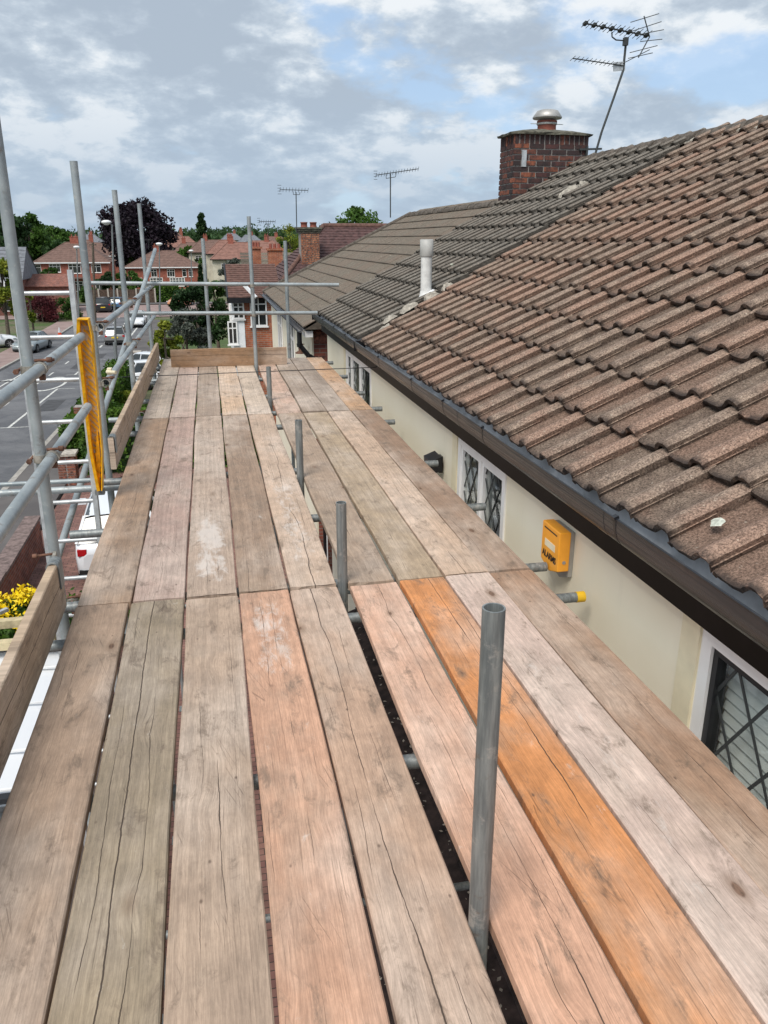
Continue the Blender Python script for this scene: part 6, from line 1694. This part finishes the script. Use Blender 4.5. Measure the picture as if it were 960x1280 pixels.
ca = G((-4.072,108.389,-6.600)); car('parked_car', 'pale orange car parked by the hedge at the end of the street', G((ca[0]+.4, ca[1]+2, 0)), math.radians(150), 'car_orange', 4.2, 1.78, 1.55)
car('parked_car', 'white car half hidden behind the grey green tree beyond the end guard rail', G((-2.6, 45.5, 0)), math.radians(-78), 'car_white', 4.1, 1.78, 1.5)
car('parked_car', 'white car with gleaming bonnet left of the grey green tree', G((-4.2, 50.5, 0)), math.radians(60), 'car_white', 4.0, 1.75, 1.45)
# white car on the block paved drive right under the scaffold
car('parked_car', 'white car on the block paved drive directly below the scaffold and yellow guard', (-2.25, 18.3, gz(18)+.02), math.radians(2), 'car_white', 4.3, 1.80, 1.50)
# traffic cone
cp_ = G((-13.314,77.234,-6.600)); cn = thing('traffic_cone', 'orange and white traffic cone beside the left kerb', 'traffic cone', cp_)
MB().box(cp_[0]-.27, cp_[0]+.27, cp_[1]-.27, cp_[1]+.27, cp_[2], cp_[2]+.05).build('base', M['cone'], cn)
MB().cyl((cp_[0], cp_[1], cp_[2]+.05), (cp_[0], cp_[1], cp_[2]+.32), .19, .13, 14).build('cone', M['cone'], cn)
MB().cyl((cp_[0], cp_[1], cp_[2]+.32), (cp_[0], cp_[1], cp_[2]+.75), .131, .035, 14).build('reflective_sleeve', M['white'], cn)

# ---- white van below with roof bars, timber and a small ladder
vz = -2.80; van = thing('parked_van', 'white van parked below the deck with a roof rack carrying timber and a ladder', 'van', (-2.6, 7.0, -5.3))
van['_org'] = (0,0,0); van.location = (0,0,0)
van.location = (0,0,0)
vx0, vx1, vy0, vy1 = -3.55, -1.62, 3.6, 8.75
b = MB(); sec = [(vx0, -5.0), (vx0-.02, -4.2), (vx0+.06, -3.3), (vx0+.14, vz-.10), (vx0+.26, vz-.02), (vx0+.6, vz+.02), (vx1-.6, vz+.02), (vx1-.26, vz-.02), (vx1-.14, vz-.10), (vx1-.06, -3.3), (vx1+.02, -4.2), (vx1, -5.0)]
n = len(sec); vs = [(x, vy0, z) for x, z in sec]+[(x, vy1, z) for x, z in sec]
b.add(vs, [(i, (i+1) % n, n+(i+1) % n, n+i) for i in range(n)], False); b.add(vs[:n], [tuple(range(n))]); b.add(vs[n:], [tuple(range(n))[::-1]])
b.build('body', M['car_white'], van)
for yy in (4.2, 4.9, 5.75, 6.05, 6.6, 7.4, 8.1): MB().obox(((vx0+vx1)/2, yy, vz+.027), (.80,0,0), (0,.012,0), (0,0,.008)).build('roof_rib', M['white'], van)
for yy in (5.84, 8.55): MB().box(vx0+.25, vx1-.2, yy, yy+.08, vz+.04, vz+.09).build('roof_bar', M['black'], van)
MB().box(vx0+.10, vx1-.10, vy1, vy1+.9, -5.0, -4.1).prism([(vx0+.1, vy1, -4.1), (vx1-.1, vy1, -4.1), (vx1-.2, vy1, -2.95), (vx0+.2, vy1, -2.95)], (0,.05,0)).build('cab_front', M['rubber'], van)
for sg_x in (vx0+.1, vx1-.1):
    for yy in (4.5, 7.7): MB().cyl((sg_x-.12, yy, -4.96), (sg_x+.12, yy, -4.96), .34, n=20).build('wheel', M['rubber'], van)
tb = thing('timber_bars', 'two pale timber bars lying across the van roof rack', 'timber', (-2.6, 9, vz)); 
for yy, zz_ in ((8.38, vz+.13), (8.93, vz+.13)): MB().box(-4.1, -1.9, yy, yy+.10, zz_, zz_+.09).build('bar', M['timber'], tb)
la = thing('roof_rack_ladder', 'small aluminium ladder lying on the van roof rack in front of the hedge', 'ladder', (-3.1, 9, vz))
MB().bar((-3.35, 8.3, vz+.25), (-2.55, 9.2, vz+.25), .05, .04).bar((-3.70, 8.42, vz+.25), (-2.9, 9.32, vz+.25), .05, .04).build('stile', M['alu'], la)
for k in range(5):
    f = (k+.5)/5; MB().cyl((-3.35+.8*f, 8.3+.9*f, vz+.25), (-3.70+.8*f, 8.42+.9*f, vz+.25), .017, n=8).build('rung', M['alu'], la)

# ---- fences at the junction and gates
def fence(label, p0, p1, h=1.7, n=5):
    t = thing('timber_fence', label, 'fence', ((p0[0]+p1[0])/2, (p0[1]+p1[1])/2, gz(p0[1]))); a = Vector((p0[0], p0[1], gz(p0[1]))); b_ = Vector((p1[0], p1[1], gz(p1[1])))
    for i in range(n+1):
        p = a.lerp(b_, i/n); MB().box(p.x-.10, p.x+.10, p.y-.10, p.y+.10, p.z-.2, p.z+h+.15).build('post', M['concrete'], t)
        if i < n:
            q = a.lerp(b_, (i+1)/n); pn = MB(); d = (q-p); m_ = 8
            for k in range(m_):
                c = p + d*((k+.5)/m_); pn.obox((c.x, c.y+(.012 if k % 2 else 0), c.z+h/2), d/m_*.5, (0,.02,0), (0,0,h/2))
            pn.build('fence_panel', M['fence'], t)
    return t
A = (-15.741,129.245,-6.600); B = (-7.222,127.447,-6.600); fence('dark timber panel fence with pale posts across the end of the street', (A[0], 116.6), (B[0], 116.6), 1.8, 7)
A = (-20.292,130.206,-6.600); B = (-17.491,129.615,-6.600); fence('timber fence in front of the long red house', (A[0]-6, 117.5), (B[0]-1, 117.5), 1.7, 5)
hedge('low green verge planting at the foot of the timber fence', A[0]-4, A[0]+3, 104, 106, gz(105), 1.3, M['leaf_green'], 2500, .16, 61)
